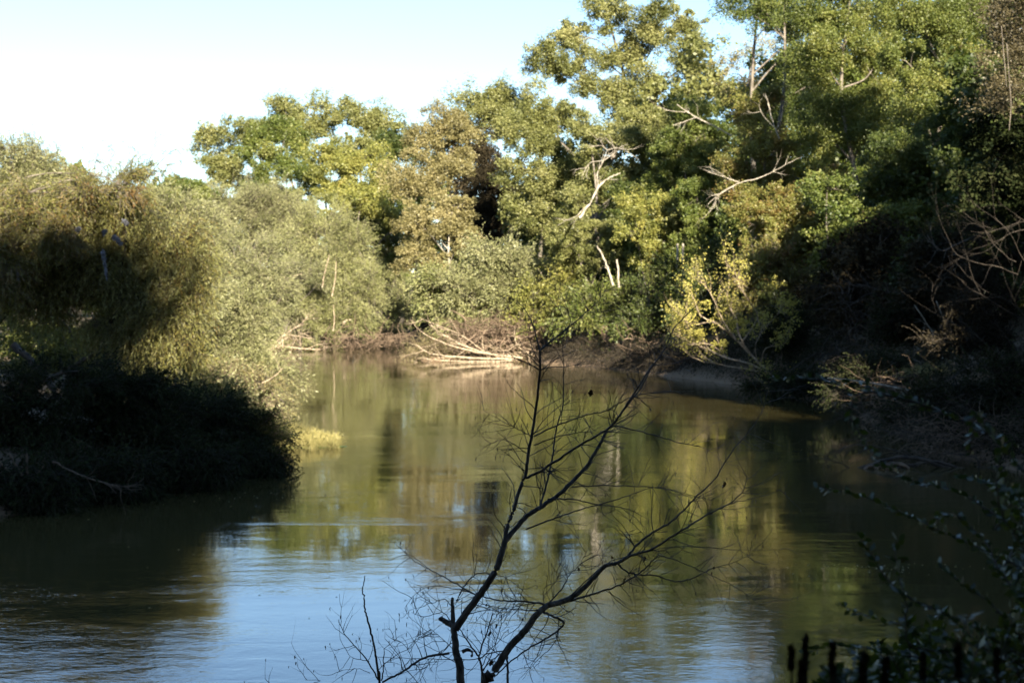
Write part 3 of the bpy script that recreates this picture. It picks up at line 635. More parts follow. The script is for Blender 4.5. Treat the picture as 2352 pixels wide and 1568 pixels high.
# ------------------------------------------------------------------ dead wood
def snag(name, label, cat, D, paths, mat='drift', group=None, twigs=0, tl=.8, tr=.012, sides=6):
    """bare limbs traced as (px, py[, dy]) lists with start and end radius in metres"""
    b = at(*paths[0][0][0][:2], D); e = empty(name, b, label, cat, group)
    first = True; g = Geo()
    for pts, r0, r1 in paths:
        P = [at(p[0], p[1], D + (p[2] if len(p) > 2 else 0)) for p in pts]
        gg = Geo(); q, r = limb(gg, P, r0, r1, sides, 5, r0 * .25)
        for k in range(int(twigs)):
            j = rng.integers(len(q) // 3, len(q)); t = norm(q[j] - q[j - 1])
            bare(gg, q[j], norm(t + unit(1)[0] * .8), tl * rng.uniform(.4, 1), max(tr, r[j] * .4), 1, 2, .3, 2, .7, .05, 5)
        gg.build('trunk' if first else 'limb', M[mat], e, True); first = False
    return e
snag('dead_tree', 'white dead limb, forked and barkless, hanging down in the middle of the far wood', 'dead tree', 108,
     [([(1330,500),(1352,470),(1375,430),(1400,408),(1425,398)], 0.110, 0.039), ([(1375,430),(1372,400),(1385,370),(1395,345)], 0.055, 0.017), ([(1352,470),(1340,480),(1322,498)], 0.055, 0.017), ([(1395,345),(1380,335),(1350,340)], 0.028, 0.011), ([(1395,345),(1415,340),(1440,348)], 0.028, 0.011), ([(1385,370),(1360,372),(1345,385)], 0.028, 0.011), ([(1385,370),(1410,352),(1412,338)], 0.028, 0.011)], 'bark_pale', twigs=3, tl=1.6, tr=.025)
snag('dead_tree', 'long bleached limb lying across the green oak near the sky gap', 'dead tree', 113, [([(1680,312),(1640,290),(1600,270),(1570,252),(1555,240)], 0.066, 0.026), ([(1600,270),(1570,280),(1545,288)], 0.038, 0.018), ([(1575,258),(1540,255),(1520,250)], 0.025, 0.009)], 'bark_pale', twigs=2, tl=1.5, tr=.02)
snag('dead_tree', 'forked bare grey limb in front of the olive tree at the right', 'dead tree', 96, [([(1790,318),(1775,280),(1765,240),(1758,215)], 0.050, 0.017), ([(1775,290),(1755,268),(1745,250)], 0.028, 0.011), ([(1782,300),(1795,270),(1798,245)], 0.028, 0.011)], 'bark_pale', twigs=2, tl=1.2, tr=.015)
snag('dead_tree', 'spreading bare pale branches in the shade left of the level leafy sprays', 'dead tree', 92, [([(1740,410),(1700,420),(1660,440),(1625,470)], 0.038, 0.014), ([(1700,420),(1660,405),(1625,395)], 0.027, 0.009), ([(1690,425),(1650,450),(1640,480)], 0.023, 0.009), ([(1740,410),(1775,395),(1810,375)], 0.027, 0.009)], 'bark_pale', twigs=4, tl=1.6, tr=.018)
snag('dead_sapling', 'straight pale dead pole leaning left among the bank shrubs', 'dead tree', 106, [([(1408,655),(1398,620),(1385,590),(1372,565)], .09, .05)], 'bark_pale', twigs=1)
snag('dead_sapling', 'short broken pale pole right of the leaning one', 'dead tree', 107, [([(1422,660),(1420,625),(1417,596)], .08, .06)], 'bark_pale')
for (a, b_), wh in zip([((1556,640),(1556,590)), ((1569,640),(1568,592))], ('left', 'right')):
    snag('thin_tree_trunk', 'thin pale trunk under the bright green small tree, %s of a pair' % wh, 'tree trunk', 103, [([(a[0], 700), a, b_, (b_[0], 560)], .11, .08)], 'bark_pale', group='pair of thin trunks under the green tree')
# forked snag and driftwood on the left bank
snag('forked_snag', 'cream forked snag rising from the willows above the driftwood heap', 'dead tree', 137,
     [([(612,745),(640,690),(652,668),(660,640),(680,632),(694,630)], 0.091, 0.026), ([(641,690),(655,662),(652,635)], 0.058, 0.019), ([(640,692),(662,680),(672,668)], 0.039, 0.019)], 'drift', twigs=1, tl=1, tr=.02)
snag('driftwood_heap', 'heap of bleached driftwood and brushwood at the left waterline', 'driftwood', 139,
     [([(612,808),(640,795),(690,800),(735,803)], 0.104, 0.052), ([(620,800),(600,760),(596,720),(606,690)], 0.052, 0.019), ([(622,800),(645,775),(690,745),(705,728)], 0.078, 0.026), ([(640,800),(615,770),(608,735)], 0.052, 0.019), ([(650,800),(655,770),(720,778)], 0.058, 0.033), ([(625,805),(645,785),(662,775)], 0.065, 0.033), ([(660,790),(670,805),(640,812)], 0.039, 0.019), ([(690,795),(690,770),(700,765)], 0.033, 0.019), ([(610,806),(600,790),(585,778)], 0.039, 0.019), ([(700,803),(735,790),(745,800)], 0.033, 0.019)], 'drift', twigs=9, tl=1.6, tr=.022)
snag('bare_limb', 'stub-ended pale limb sticking out over the water beside the creek mouth', 'dead branch', 146,
     [([(772,765),(785,750),(798,735)], .05, .05), ([(785,742),(800,734),(815,731)], .13, .09)], 'drift')
for pts, lab in [(((740,660),(745,630),(757,585)), 'thin bare stem rising in the tallest sage willow, left of two'), (((762,680),(770,640),(772,600)), 'thin bare stem rising in the tallest sage willow, right of two'), (((765,760),(768,735),(766,700)), 'short bare stem standing in the pale low willow')]:
    snag('dead_pole', lab, 'dead stem', 141, [(list(pts), .06, .03)], 'drift', group='bare stems in the left willows')
snag('fallen_branch', 'bleached branch trailing into the water above the reeds', 'dead branch', 58, [([(560,925),(590,940),(615,958),(640,950)], .04, .012), ([(575,930),(600,925),(640,935)], .03, .01), ([(590,942),(610,930),(632,950)], .02, .01), ([(600,880),(625,868),(650,845)], .03, .01)], 'drift', twigs=4, tl=.7, tr=.008)
snag('fallen_branch', 'long pale dead branch lying inside the lit willow', 'dead branch', 56, [([(420,850),(385,838),(350,830),(320,842)], .05, .02), ([(400,845),(380,870),(372,885)], .03, .012)], 'drift', twigs=3, tl=.7, tr=.008)
snag('dead_brush', 'tangle of dry brown brushwood drooping into the water at the left edge', 'brushwood', 33.5,
     [([(20,1040),(50,1090),(70,1130),(95,1160)], .03, .01), ([(0,1060),(40,1110),(60,1150),(80,1185)], .03, .01), ([(60,1040),(66,1100),(90,1150),(118,1160)], .03, .01), ([(100,1070),(70,1110),(55,1160)], .02, .008), ([(0,1120),(30,1130),(60,1135)], .02, .008), ([(120,1060),(180,1090),(250,1112),(290,1118)], .03, .01)], 'root', twigs=14, tl=.7, tr=.008)
snag('dead_branch', 'pale slanting branch in the dark thicket below the big willow', 'dead branch', 40, [([(30,790),(90,850),(130,905),(165,950)], .11, .06)], 'bark_dark', twigs=3, tl=1, tr=.015)
for x0, x1, y0, y1, D, n, L, wh in [(-60,150,1080,1175,33.2,1500,1.0,'at the left edge'), (100,340,1050,1150,35,1500,1.0,'next to the left edge brush'), (300,520,1030,1120,37,1100,1.0,'under the black thicket'), (480,640,1035,1085,40,1000,.9,'at the outermost point of the left bank')]:
    GB_ = 'twiggy brush over the near left waterline'
    S_ = np.array([at(rng.uniform(x0, x1), rng.uniform(y0, y1), D + rng.uniform(0, 1.6)) for _ in range(n)]); d_ = norm(unit(n) + np.array([.3, -.5, .1]))
    e = empty('bank_brush', at((x0 + x1) / 2, y1, D), 'dark leafy twigs trailing over the waterline ' + wh, 'brush', GB_)
    w_ = Geo(); g_ = Geo(); strands(g_, S_, d_, L * rng.uniform(.5, 1.2, n), 9, .13, .045, 1.3, rng.uniform(.2, .8, n), w_, .005, .6, .12)
    w_.build('stems', M['bark_dark'], e, True); g_.build('leaves', M['dark'], e)
def edge_brush(name, label, cat, edge, n, mat, L, leafL, leafW, grp, out=.6, up=.9, wood='bark_dark', grav=1.2):
    """twigs rooted on the bank along a stretch of the waterline and hanging over it"""
    E = np.array(edge, float); seg = np.linalg.norm(np.diff(E, axis=0), axis=1); cum = np.concatenate([[0], np.cumsum(seg)])
    u = rng.uniform(0, cum[-1], n); x = np.interp(u, cum, E[:, 0]); y = np.interp(u, cum, E[:, 1])
    k = np.clip(np.searchsorted(cum, u) - 1, 0, len(seg) - 1); T = norm(np.diff(E, axis=0))[k]; N_ = np.stack([T[:, 1], -T[:, 0]], 1)
    sg = np.where(sdist(x + N_[:, 0] * .8, y + N_[:, 1] * .8) > sdist(x, y), 1, -1)[:, None]; N_ = N_ * sg
    off = rng.uniform(-.1, 2.2, n) ; x = x + N_[:, 0] * off; y = y + N_[:, 1] * off
    hh = (.5 + .5 * wav(x, y, 1.7, 6)) * up * rng.random(n) + .05
    S_ = np.stack([x, y, ground(x, y) + hh], 1); dd = np.stack([-N_[:, 0] * out, -N_[:, 1] * out, np.full(n, .35)], 1); dd = norm(dd + unit(n) * .75)
    b = np.array([E[len(E) // 2][0], E[len(E) // 2][1], 0.]); e = empty(name, b, label, cat, grp)
    w_ = Geo(); g_ = Geo(); strands(g_, S_, dd, L * rng.uniform(.4, 1.25, n), 8, leafL, leafW, grav, rng.uniform(.1, .9, n), w_, .004 + leafL * .03, .7, .14)
    w_.build('stems', M[wood], e, True); g_.build('leaves', M[mat], e)
GE = 'brush fringing the right-hand waterline'
for lab, E, n, mt in [('dark green fringe of brush between the fallen black tree and the dry brush', [(15.4,41),(14.8,47),(15.2,56)], 1600, 'dark'), ('dim olive brush on the waterline below the brown dead-leaved brush', [(15.2,56),(15.8,67),(15.3,76)], 1700, 'dark'),
        ('dark brush at the foot of the leaning yellow tree', [(15.3,76),(14.8,82),(12,91)], 1500, 'dark'), ('shaded brush along the mud below the two thin trunks', [(12,91),(9.6,97),(7.2,103)], 1300, 'brown'), ('brown brush along the mud in the middle of the far shore', [(7.2,103),(4.4,110),(1.7,117)], 1100, 'brown'), ('blackish brush along the near right shore, past the black fallen tree', [(15.4,41),(18.5,38),(23,34)], 1200, 'dark')]:
    edge_brush('bank_brush', lab, 'brush', E, n, mt, 1.5, .13, .05, GE)
GL = 'brush fringing the left waterline'
for lab, E, n, mt in [('pale brush on the waterline past the reeds', [(-9.8,51),(-10.8,62.8),(-13,71)], 1500, 'willow'), ('olive brush on the waterline below the lit willow', [(-13,71),(-15.2,80),(-17,96)], 1700, 'willow'), ('grey-green brush on the shore left of the driftwood heap', [(-17,96),(-21.5,118),(-24.5,140)], 1800, 'sage'), ('tan brush and dry grass on the low shore between driftwood and creek', [(-24.5,140),(-20.5,150),(-16,166),(-14,183)], 1900, 'tan')]:
    edge_brush('bank_brush', lab, 'brush', E, n, mt, 1.7, .17, .06, GL, wood='root')
edge_brush('bank_brush', 'pale tangled brush over the water at the very tip of the point', 'brush', [(-8.4,126),(-7.9,118),(-4,117.6),(1.5,117)], 1700, 'tan', 1.9, .15, .05, GE, wood='root', up=1.2)
# root tangle of the point
def tangle(name, label, cat, D, x0, x1, y0, y1, n, L, r, mat, depth=2.5, parent=None, down=.3, K=7):
    S = np.array([at(rng.uniform(x0, x1), y0 + (y1 - y0) * rng.random() ** 1.0, D + rng.uniform(0, depth)) for _ in range(n)])
    d = unit(n); d[:, 2] = d[:, 2] * .5 - down * rng.random(n); d[:, 0] *= 1.4; d = norm(d)
    p = S.copy(); pts = [p.copy()]
    for k in range(K):
        d = norm(d + rng.normal(size=d.shape) * .28 - np.array([0, 0, .06])); p = p + d * L / K * rng.uniform(.6, 1.3, (n, 1)); pts.append(p.copy())
    PP = np.stack(pts, 1); R = np.linspace(1, .3, K + 1)[None] * r * rng.uniform(.35, 1.3, (n, 1)) ** 1.5
    g = Geo(); tubes(g, PP, R, 4); return g
def tangle_obj(name, label, cat, *a, mats='root', **k):
    g = tangle(name, label, cat, *a, mats, **k); return tag(g.build(name, M[mats], None, True), label, cat)
def tangled_roots():
    b = at(1250, 815, 117.5); e = empty('root_tangle', b, 'tangle of brown muddy roots under the cut bank at the tip of the point', 'tree roots')
    tangle('', '', '', 116.6, 1060, 1420, 755, 815, 420, 3.2, .07, 'root', 2.2, down=.2).build('roots', M['root'], e, True)
    tangle('', '', '', 116.2, 1080, 1360, 800, 822, 90, 2.6, .055, 'drift', 1.0, down=.0).build('bleached_roots', M['drift'], e, True)
    tangle('', '', '', 117.0, 1030, 1300, 735, 775, 620, 2.6, .022, 'root', 2.5, down=.1).build('brushwood', M['root'], e, True)
    for pts, r in [([(1385,750),(1392,790),(1380,825)], .35), ([(1430,740),(1436,790),(1428,832)], .28), ([(1360,760),(1352,800),(1362,828)], .25), ([(1466,752),(1460,800),(1475,836)], .2)]:
        g = Geo(); limb(g, [at(x, y, 113 - (x - 1360) * .06) for x, y in pts], r, r * .6, 8, 5, .05); g.build('root', M['root'], e, True)
tangled_roots()
tangle_obj('hanging_roots', 'dark hanging roots and vines on the shaded bank between the point and the yellow tree', 'tree roots', 101, 1440, 1640, 760, 850, 260, 2.4, .035, depth=5, down=.8)
tangle_obj('dry_brush', 'mass of dry grey brush along the shaded waterline under the yellow tree', 'brushwood', 78, 1700, 1990, 840, 905, 420, 2.0, .022, depth=6, down=.3)
tangle_obj('dead_brush', 'grey dead brush heaped along the dark shore near the right edge', 'brushwood', 52, 1980, 2352, 860, 1010, 900, 1.5, .013, depth=7, down=.2)
tangle_obj('dead_brush', 'fine bare brush low over the dark water at the right edge', 'brushwood', 43, 2080, 2380, 960, 1080, 700, 1.2, .010, depth=3, down=.2)
tangle_obj('dead_brush', 'matted brown twigs on the dark slope at mid height', 'brushwood', 66, 1900, 2250, 640, 860, 700, 1.8, .016, depth=9, down=.1, mats='bark_dark')
tangle_obj('dead_brush', 'bleached brush at the water tip of the creek, on the left shore', 'brushwood', 140, 740, 940, 765, 795, 260, 3.0, .035, depth=10, down=.1)
snag('fallen_tree', 'cream limbs of a fallen tree fanning left over the creek from the root tangle', 'fallen tree', 115.5,
     [([(1200,822),(1120,812),(1060,800),(1000,780),(960,755)], 0.104, 0.026), ([(1180,825),(1100,822),(1040,818),(990,812),(955,792)], 0.111, 0.033), ([(1140,815),(1080,800),(1030,775),(985,745)], 0.065, 0.019), ([(1180,828),(1090,830),(1020,828),(960,822)], 0.065, 0.026), ([(1120,812),(1060,770),(1000,745),(965,730)], 0.046, 0.013), ([(1060,820),(1010,822),(975,835)], 0.033, 0.013), ([(1100,805),(1060,790),(1005,765)], 0.039, 0.013)], 'drift', twigs=5, tl=2.2, tr=.025)

# leaning yellow-leaved tree on the right bank
def leaning_tree():
    D = 80; b = at(1990, 880, D + 4); b[2] = gz(b[0], b[1]) - .2
    e = empty('leaning_tree', b, 'half-fallen tree leaning left over the water, pale sunlit limbs and clusters of yellow leaves', 'tree')
    w = Geo(); q0, _ = limb(w, [b, at(1900, 878, D + 2), at(1810, 872, D), at(1768, 858, D)], .20, .11, 8, 6, .02)
    w.build('trunk', M['bark'], e, True)
    g = Geo()
    L = [([(1768,858),(1720,835),(1670,822),(1620,800),(1570,775),(1550,745)], 0.081, 0.012), ([(1768,858),(1725,815),(1690,780),(1650,745),(1610,725),(1595,690)], 0.081, 0.012), ([(1725,815),(1700,775),(1690,730),(1670,690),(1675,640),(1668,602)], 0.056, 0.009),
         ([(1690,780),(1660,735),(1640,690),(1615,650),(1600,640)], 0.043, 0.007), ([(1768,858),(1700,845),(1640,835),(1590,820),(1560,790)], 0.062, 0.012), ([(1720,835),(1745,860),(1765,872)], 0.050, 0.018), ([(1740,835),(1735,790),(1760,750),(1790,720)], 0.031, 0.007), ([(1700,790),(1740,730),(1720,690),(1700,660),(1685,610)], 0.043, 0.007), ([(1650,745),(1625,740),(1590,745),(1560,720)], 0.031, 0.006), ([(1670,822),(1630,790),(1580,790),(1556,768)], 0.037, 0.007), ([(1745,840),(1760,800),(1800,790),(1812,770)], 0.031, 0.007), ([(1640,835),(1600,800),(1575,740)], 0.031, 0.007)]
    ends = []
    for pts, r0, r1 in L:
        w = Geo(); q, r = limb(w, [at(x, y, D + rng.uniform(-.8, .8) * (i > 0)) for i, (x, y) in enumerate(pts)], r0, r1, 6, 5, .015); 
        for k in range(9):
            j = rng.integers(len(q) // 3, len(q)); tp = []
            bare(w, q[j], norm(norm(q[j] - q[j - 1]) + unit(1)[0] * .6 + np.array([-.1, 0, .35])), rng.uniform(.7, 1.5), max(.013, r[j] * .4), 1, 2, .25, 2, .6, .25, 5, tp)
            ends += [(t_, pts) for t_ in tp]
        w.build('limb', M['drift'], e, True)
    c = []
    for t_, pts in ends:
        if rng.random() < .5: c.append(t_[-1]); c.append(t_[3])
    c = np.array(c); k = rng.integers(0, len(c), 5200)
    P = c[k] + rng.normal(size=(5200, 3)) * .15
    leaves(g, P, unit(5200), .11 * rng.uniform(.6, 1.25, 5200), .085, np.clip(rng.normal(.5, .2, 5200), 0, 1), flat=.2)
    for cc, n, s in [(at(1700,745,D), 700, .8), (at(1600,770,D), 450, .55), (at(1655,795,D), 400, .6), (at(1620,700,D), 250, .45), (at(1770,660,D+2), 800, 1.1), (at(1810,700,D+2), 700, 1.0)]:
        q = unit(n) * rng.random((n, 1)) ** .5 * s * np.array([1, .8, .7]); q = q[(np.sin(q[:, 0] * 9) + np.sin(q[:, 2] * 11) + np.sin(q[:, 1] * 8)) > -.1]
        leaves(g, cc + q, unit(len(q)), .12, .09, np.clip(rng.normal(.45, .2, len(q)), 0, 1), flat=.2)
    g.build('foliage', M['gold'], e)
leaning_tree()
GB = 'bare dead branches over the dark right bank'
snag('bare_branch', 'thin forked bare branches over the dark bank right of the leaning tree', 'dead branch', 60, [([(2240,945),(2180,925),(2130,905),(2095,880),(2055,868)], .05, .02), ([(2180,925),(2130,870),(2110,840),(2080,828)], .03, .01), ([(2130,905),(2100,860),(2090,845)], .025, .01), ([(2240,945),(2200,880),(2175,850),(2130,835),(2095,825)], .03, .01)], 'bark_pale', GB, 5, 1.2, .01)
snag('bare_branch', 'long pale fallen stem sloping down to the right edge', 'dead branch', 50, [([(1900,868),(2000,880),(2120,905),(2230,945),(2352,985),(2420,1010)], .03, .06)], 'bark_pale', GB, 6, .9, .008)
snag('bare_branch', 'curved pale bare branches in the darkness high at the right', 'dead branch', 55, [([(2352,560),(2260,540),(2200,560),(2160,575),(2130,540)], .05, .015), ([(2260,540),(2230,600),(2180,610)], .03, .01), ([(2352,640),(2280,610),(2210,590)], .03, .01)], 'bark', GB, 8, 1.3, .01)
snag('bare_branch', 'upright dead twigs in the gloom above the pale grass patch', 'dead branch', 58, [([(2150,690),(2180,760),(2210,830),(2230,900)], .02, .03), ([(2260,850),(2300,930),(2330,980)], .02, .03), ([(2100,700),(2140,760),(2160,800)], .02, .02)], 'bark_pale', GB, 7, 1.1, .008)
snag('hanging_vine', 'single vine dangling from the half-bare tree at the right edge', 'vine', 44, [([(2312,100),(2318,180),(2322,240),(2318,300)], .012, .010), ([(2300,60),(2306,130),(2312,200)], .01, .008)], 'bark', None, 1, .3, .005)
def reaching(label, D, S, n, L, r, mat='bark_dark'):
    b = at(S[0][0], S[0][1], D); e = empty('overhanging_branches', b, label, 'bare branches', 'bare branches reaching out from the right bank')
    w_ = Geo(); first = True
    for k in range(n):
        i = k % len(S); x, y = S[i]; p = at(x + rng.uniform(-50, 50), y + rng.uniform(-20, 20), D + rng.uniform(-1, 1.5))
        bare(w_, p, norm(np.array([-1, -.15, .25]) + rng.normal(size=3) * .35), L * rng.uniform(.6, 1.2), r * rng.uniform(.6, 1.2), 0, 3, .3, 2, .65, .02, 6)
    w_.build('branches', M[mat], e, True)
reaching('tangle of bare branches reaching left over the water above the black fallen tree', 43.5, [(2330,1010),(2200,1000),(2100,1010),(2280,960)], 12, 2.6, .015, 'bark_dark')
reaching('bare branches spreading left from the dry brush right of the leaning tree', 62, [(2130,880),(2060,860),(1990,850),(2200,900)], 10, 2.6, .018, 'bark_dark')
reaching('dim bare branches spreading from the right edge at mid height', 46, [(2360,620),(2340,720),(2370,520),(2300,800)], 12, 2.4, .014, 'bark_dark')
# moss-grey strands and pale grass patch on the dark slope
def grass_patch():
    n = 2600; c0 = at(2165, 845, 58)
    x = c0[0] + rng.normal(0, .9, n); y = 58 + rng.normal(0, .8, n); z = c0[2] + rng.normal(0, .10, n) - .1 * np.abs(x - c0[0])
    g = Geo(); P = np.stack([x, y, z], 1); ax = norm(unit(n) * .8 + np.array([.6, -.1, -.1])); leaves(g, P, ax, rng.uniform(.15, .4, n), .02, np.clip(rng.normal(.7, .2, n), 0, 1))
    tag(g.build('dry_grass', M['tan']), 'patch of pale dry grass catching light on the dark slope', 'grass', kind='stuff')
grass_patch()
# fallen tree in the water at the right
snag('fallen_tree', 'black waterlogged fallen tree lying in the river near the right bank', 'fallen tree', 42.5,
     [([(2352,1075),(2250,1080),(2180,1075),(2100,1052),(2040,1055),(1960,1078),(1880,1095)], .11, .03), ([(2300,1085),(2200,1095),(2080,1088),(1960,1092),(1850,1098)], .10, .03), ([(2200,1075),(2150,1060),(2090,1068),(2030,1080)], .06, .02), ([(2100,1052),(2040,1030),(1960,1022),(1900,1045)], .03, .008), ([(1960,1078),(1920,1060),(1870,1050)], .02, .008), ([(2050,1060),(2000,1085),(1930,1105)], .04, .015), ([(2250,1080),(2240,1050),(2180,1040)], .03, .01)], 'bark_dark', twigs=7, tl=.9, tr=.008)
for (x, y, s), lab in zip([(2000,1075,.22), (2030,1072,.30), (2060,1070,.34)], ['small pale stone-like stub wedged at the left of the black fallen tree', 'pale rounded log end wedged in the black fallen tree', 'tan broken log end at the right of the pale one in the black fallen tree']):
    g = Geo(); c = at(x, y, 42.2); limb(g, [c + np.array([-s, 0, -.06]), c + np.array([-.3 * s, .05, .05]), c + np.array([.5 * s, 0, .04]), c + np.array([s, 0, -.08])], s * .22, s * .18, 8, 4, .01)
    tag(g.build('log_end', M['root'], None, True), lab, 'log', 'pale log ends in the fallen tree')
# caterpillar webs in the big willow
for i, (pts, r, lab) in enumerate([([(236,580),(240,600),(245,640)], .07, 'long white torn silk nest hanging in the big willow'), ([(262,545),(272,555),(278,560)], .07, 'short white silk nest right of the long one in the big willow'), ([(176,528),(182,524)], .05, 'small white silk scrap above and left of the long nest'), ([(284,508),(292,514)], .05, 'small white silk scrap highest in the big willow'), ([(238,535),(243,530)], .05, 'tiny white silk scrap just above the long nest'), ([(40,628),(42,642)], .04, 'white silk scrap at the left edge of the big willow')]):
    D = 49.2; q = path([at(x, y, D) for x, y in pts], 6, .015); n = 260
    k = rng.integers(0, len(q), n); t = k / len(q); rr = r * (.9 - .6 * t)
    g = Geo(); P = q[k] + rng.normal(size=(n, 3)) * rr[:, None] * np.array([.55, .5, .7]); leaves(g, P, norm(unit(n) * .6 + np.array([.1, 0, -.8])), .11, .05, rng.random(n))
    tag(g.build('silk_nest', M['web']), lab, 'caterpillar nest', 'white silk nests in the big willow')

# ------------------------------------------------------------------ the bare saplings in front of the viewpoint
def add_twigs(g, q, r, n, L=.14, catkins=None, rmin=.0006):
    for k in range(n):
        j = rng.integers(2, len(q)); t = norm(q[j] - q[j - 1])
        side = norm(np.cross(t, np.array([0, 1.0, 0])) * rng.choice([-1, 1]) * .9 + rng.normal(size=3) * np.array([.3, .5, .3]))
        bare(g, q[j], norm(t * .7 + side), L * rng.uniform(.35, 1.25), max(.0015, min(r[j] * .55, .0026)), 1, 2 if rng.random() < .6 else 1, .32, 2, .8, .1, 4, catkins)
def sapling(name, label, stems, branches, D=6.0):
    p0 = at(*stems[0][0][0], D); base = np.array([p0[0], p0[1] + .05, gz(p0[0], p0[1] + .05)])
    e = empty(name, base, label, 'sapling', 'bare saplings on the near bank'); cat = []
    sl = {}
    def dep(x, y, s): return D + s * ((x - 1050) / 1000.0) + .05 * math.sin(x * .021 + y * .013)
    for i, (pts, r0, r1) in enumerate(stems):
        P = [at(x, y, dep(x, y, .3)) for x, y in pts]
        if i == 0: P = [base - np.array([0, 0, .15]), base * .5 + P[0] * .5 + np.array([.02, 0, 0])] + P
        g = Geo(); q, r = limb(g, P, r0, r1, 10, 7, .0012)
        g.build('trunk' if i == 0 else 'stub', M['sapbark'], e, True)
    for pts, r0, r1, nt in branches:
        s = rng.uniform(-.5, .9)
        x0, y0 = pts[0]
        P = [at(x, y, dep(x0, y0, .3) + s * math.hypot(x - x0, y - y0) / 1600 + (dep(x, y, .3) - dep(x0, y0, .3))) for x, y in pts]
        g = Geo(); q, r = limb(g, P, r0, r1, 7, 6, .0012)
        add_twigs(g, q, r, int(nt * 1.35), .17, cat)
        # buds and hanging catkins
        if cat:
            m = len(cat); pick = [cat[k] for k in rng.integers(0, m, min(m, 7))]
            for P_ in pick:
                a = P_[-1]; Lc = rng.uniform(.008, .022); 
                tubes(g, np.array([[a, a + np.array([0, 0, -Lc * .5]) + rng.normal(size=3) * .002, a + np.array([0, 0, -Lc])]]), np.array([[.0008, .0018, .0006]]), 4)
        g.build('branch', M['twig'], e, True); cat.clear()
    return e
k_ = 5.5 / F   # one photograph pixel at 5.5 m
def W(px): return px * .5 * 6.0 / F * .76
s1 = sapling('bare_sapling', 'bare leafless sapling with a broken-topped trunk, tallest in front of the river',
    [([(1060,1590),(1048,1500),(1043,1445),(1041,1430),(1040,1400),(1039,1373)], W(33), W(9)), ([(1042,1437),(1026,1428),(1010,1418)], W(20), W(13)), ([(1062,1496),(1075,1490),(1086,1499)], W(12), W(6))],
    [([(1046,1445),(1075,1400),(1110,1355),(1140,1305),(1155,1260),(1160,1240)], W(24), W(17), 5),
     ([(1160,1240),(1165,1210),(1180,1170),(1195,1120),(1208,1085),(1215,1030),(1225,980),(1235,900),(1240,850),(1240,805)], W(14), W(6), 24),
     ([(1240,805),(1225,750),(1205,710),(1170,678)], W(5), W(1.3), 10),
     ([(1240,805),(1290,765),(1345,718),(1375,690),(1400,648)], W(5), W(1.2), 9),
     ([(1290,765),(1310,740),(1300,700),(1285,665)], W(3), W(1.1), 5),
     ([(1345,720),(1420,710),(1450,690)], W(2), W(1), 3),
     ([(1158,1245),(1205,1190),(1240,1165),(1290,1130),(1320,1100),(1348,1069),(1375,1025),(1394,988)], W(16), W(9), 14),
     ([(1394,988),(1419,960),(1454,907),(1489,854),(1524,805),(1549,752)], W(8), W(3.5), 16),
     ([(1549,752),(1600,700),(1650,650),(1700,606)], W(3), W(1), 5), ([(1540,766),(1610,745),(1680,735),(1770,700)], W(2.4), W(1), 4),
     ([(1208,1097),(1226,1090),(1278,1058),(1331,1023),(1384,992),(1408,974),(1445,925),(1472,890),(1500,835)], W(9), W(4), 12),
     ([(1239,1171),(1257,1104),(1271,1037),(1278,981),(1292,932),(1294,876),(1294,823),(1290,780)], W(7), W(2), 24),
     ([(1226,1002),(1278,977),(1348,953),(1394,942),(1436,918),(1482,904),(1540,899),(1594,898)], W(5), W(1.3), 13),
     ([(1226,1022),(1290,1000),(1350,992),(1380,1000)], W(4), W(1.3), 8),
     ([(1313,1118),(1384,1115),(1454,1116),(1524,1122),(1594,1139),(1640,1150)], W(4.5), W(1.2), 14),
     ([(1411,977),(1489,995),(1559,1016),(1612,1027),(1647,1048)], W(4.5), W(1.2), 10),
     ([(1208,1215),(1278,1188),(1331,1171),(1419,1146),(1489,1122),(1530,1116)], W(5.5), W(1.5), 12),
     ([(1257,1146),(1313,1146),(1366,1157),(1436,1167),(1489,1192)], W(5), W(1.5), 10),
     ([(1225,1005),(1190,985),(1150,965),(1110,942)], W(3), W(1), 10), ([(1215,1045),(1180,1020),(1150,1010),(1105,1030)], W(3), W(1), 8),
     ([(1048,1379),(1062,1352),(1080,1328),(1100,1316),(1133,1318),(1170,1330),(1210,1365)], W(5), W(1.2), 9),
     ([(1100,1368),(1085,1361),(1032,1331),(987,1307),(955,1290),(916,1254)], W(5), W(1.2), 12), ([(1085,1361),(1000,1345),(955,1362),(930,1395)], W(2.4), W(.9), 6),
     ([(1040,1395),(1020,1375),(990,1385),(965,1375)], W(3), W(1), 3), ([(1035,1425),(1015,1405),(975,1415),(945,1405)], W(3), W(1), 4),
     ([(1046,1470),(1020,1490),(990,1515),(960,1568)], W(3), W(1.2), 6), ([(1100,1506),(1077,1476),(1056,1444)], W(6), W(3), 3), ([(1050,1500),(1010,1460),(985,1440)], W(2.4), W(1), 5)])
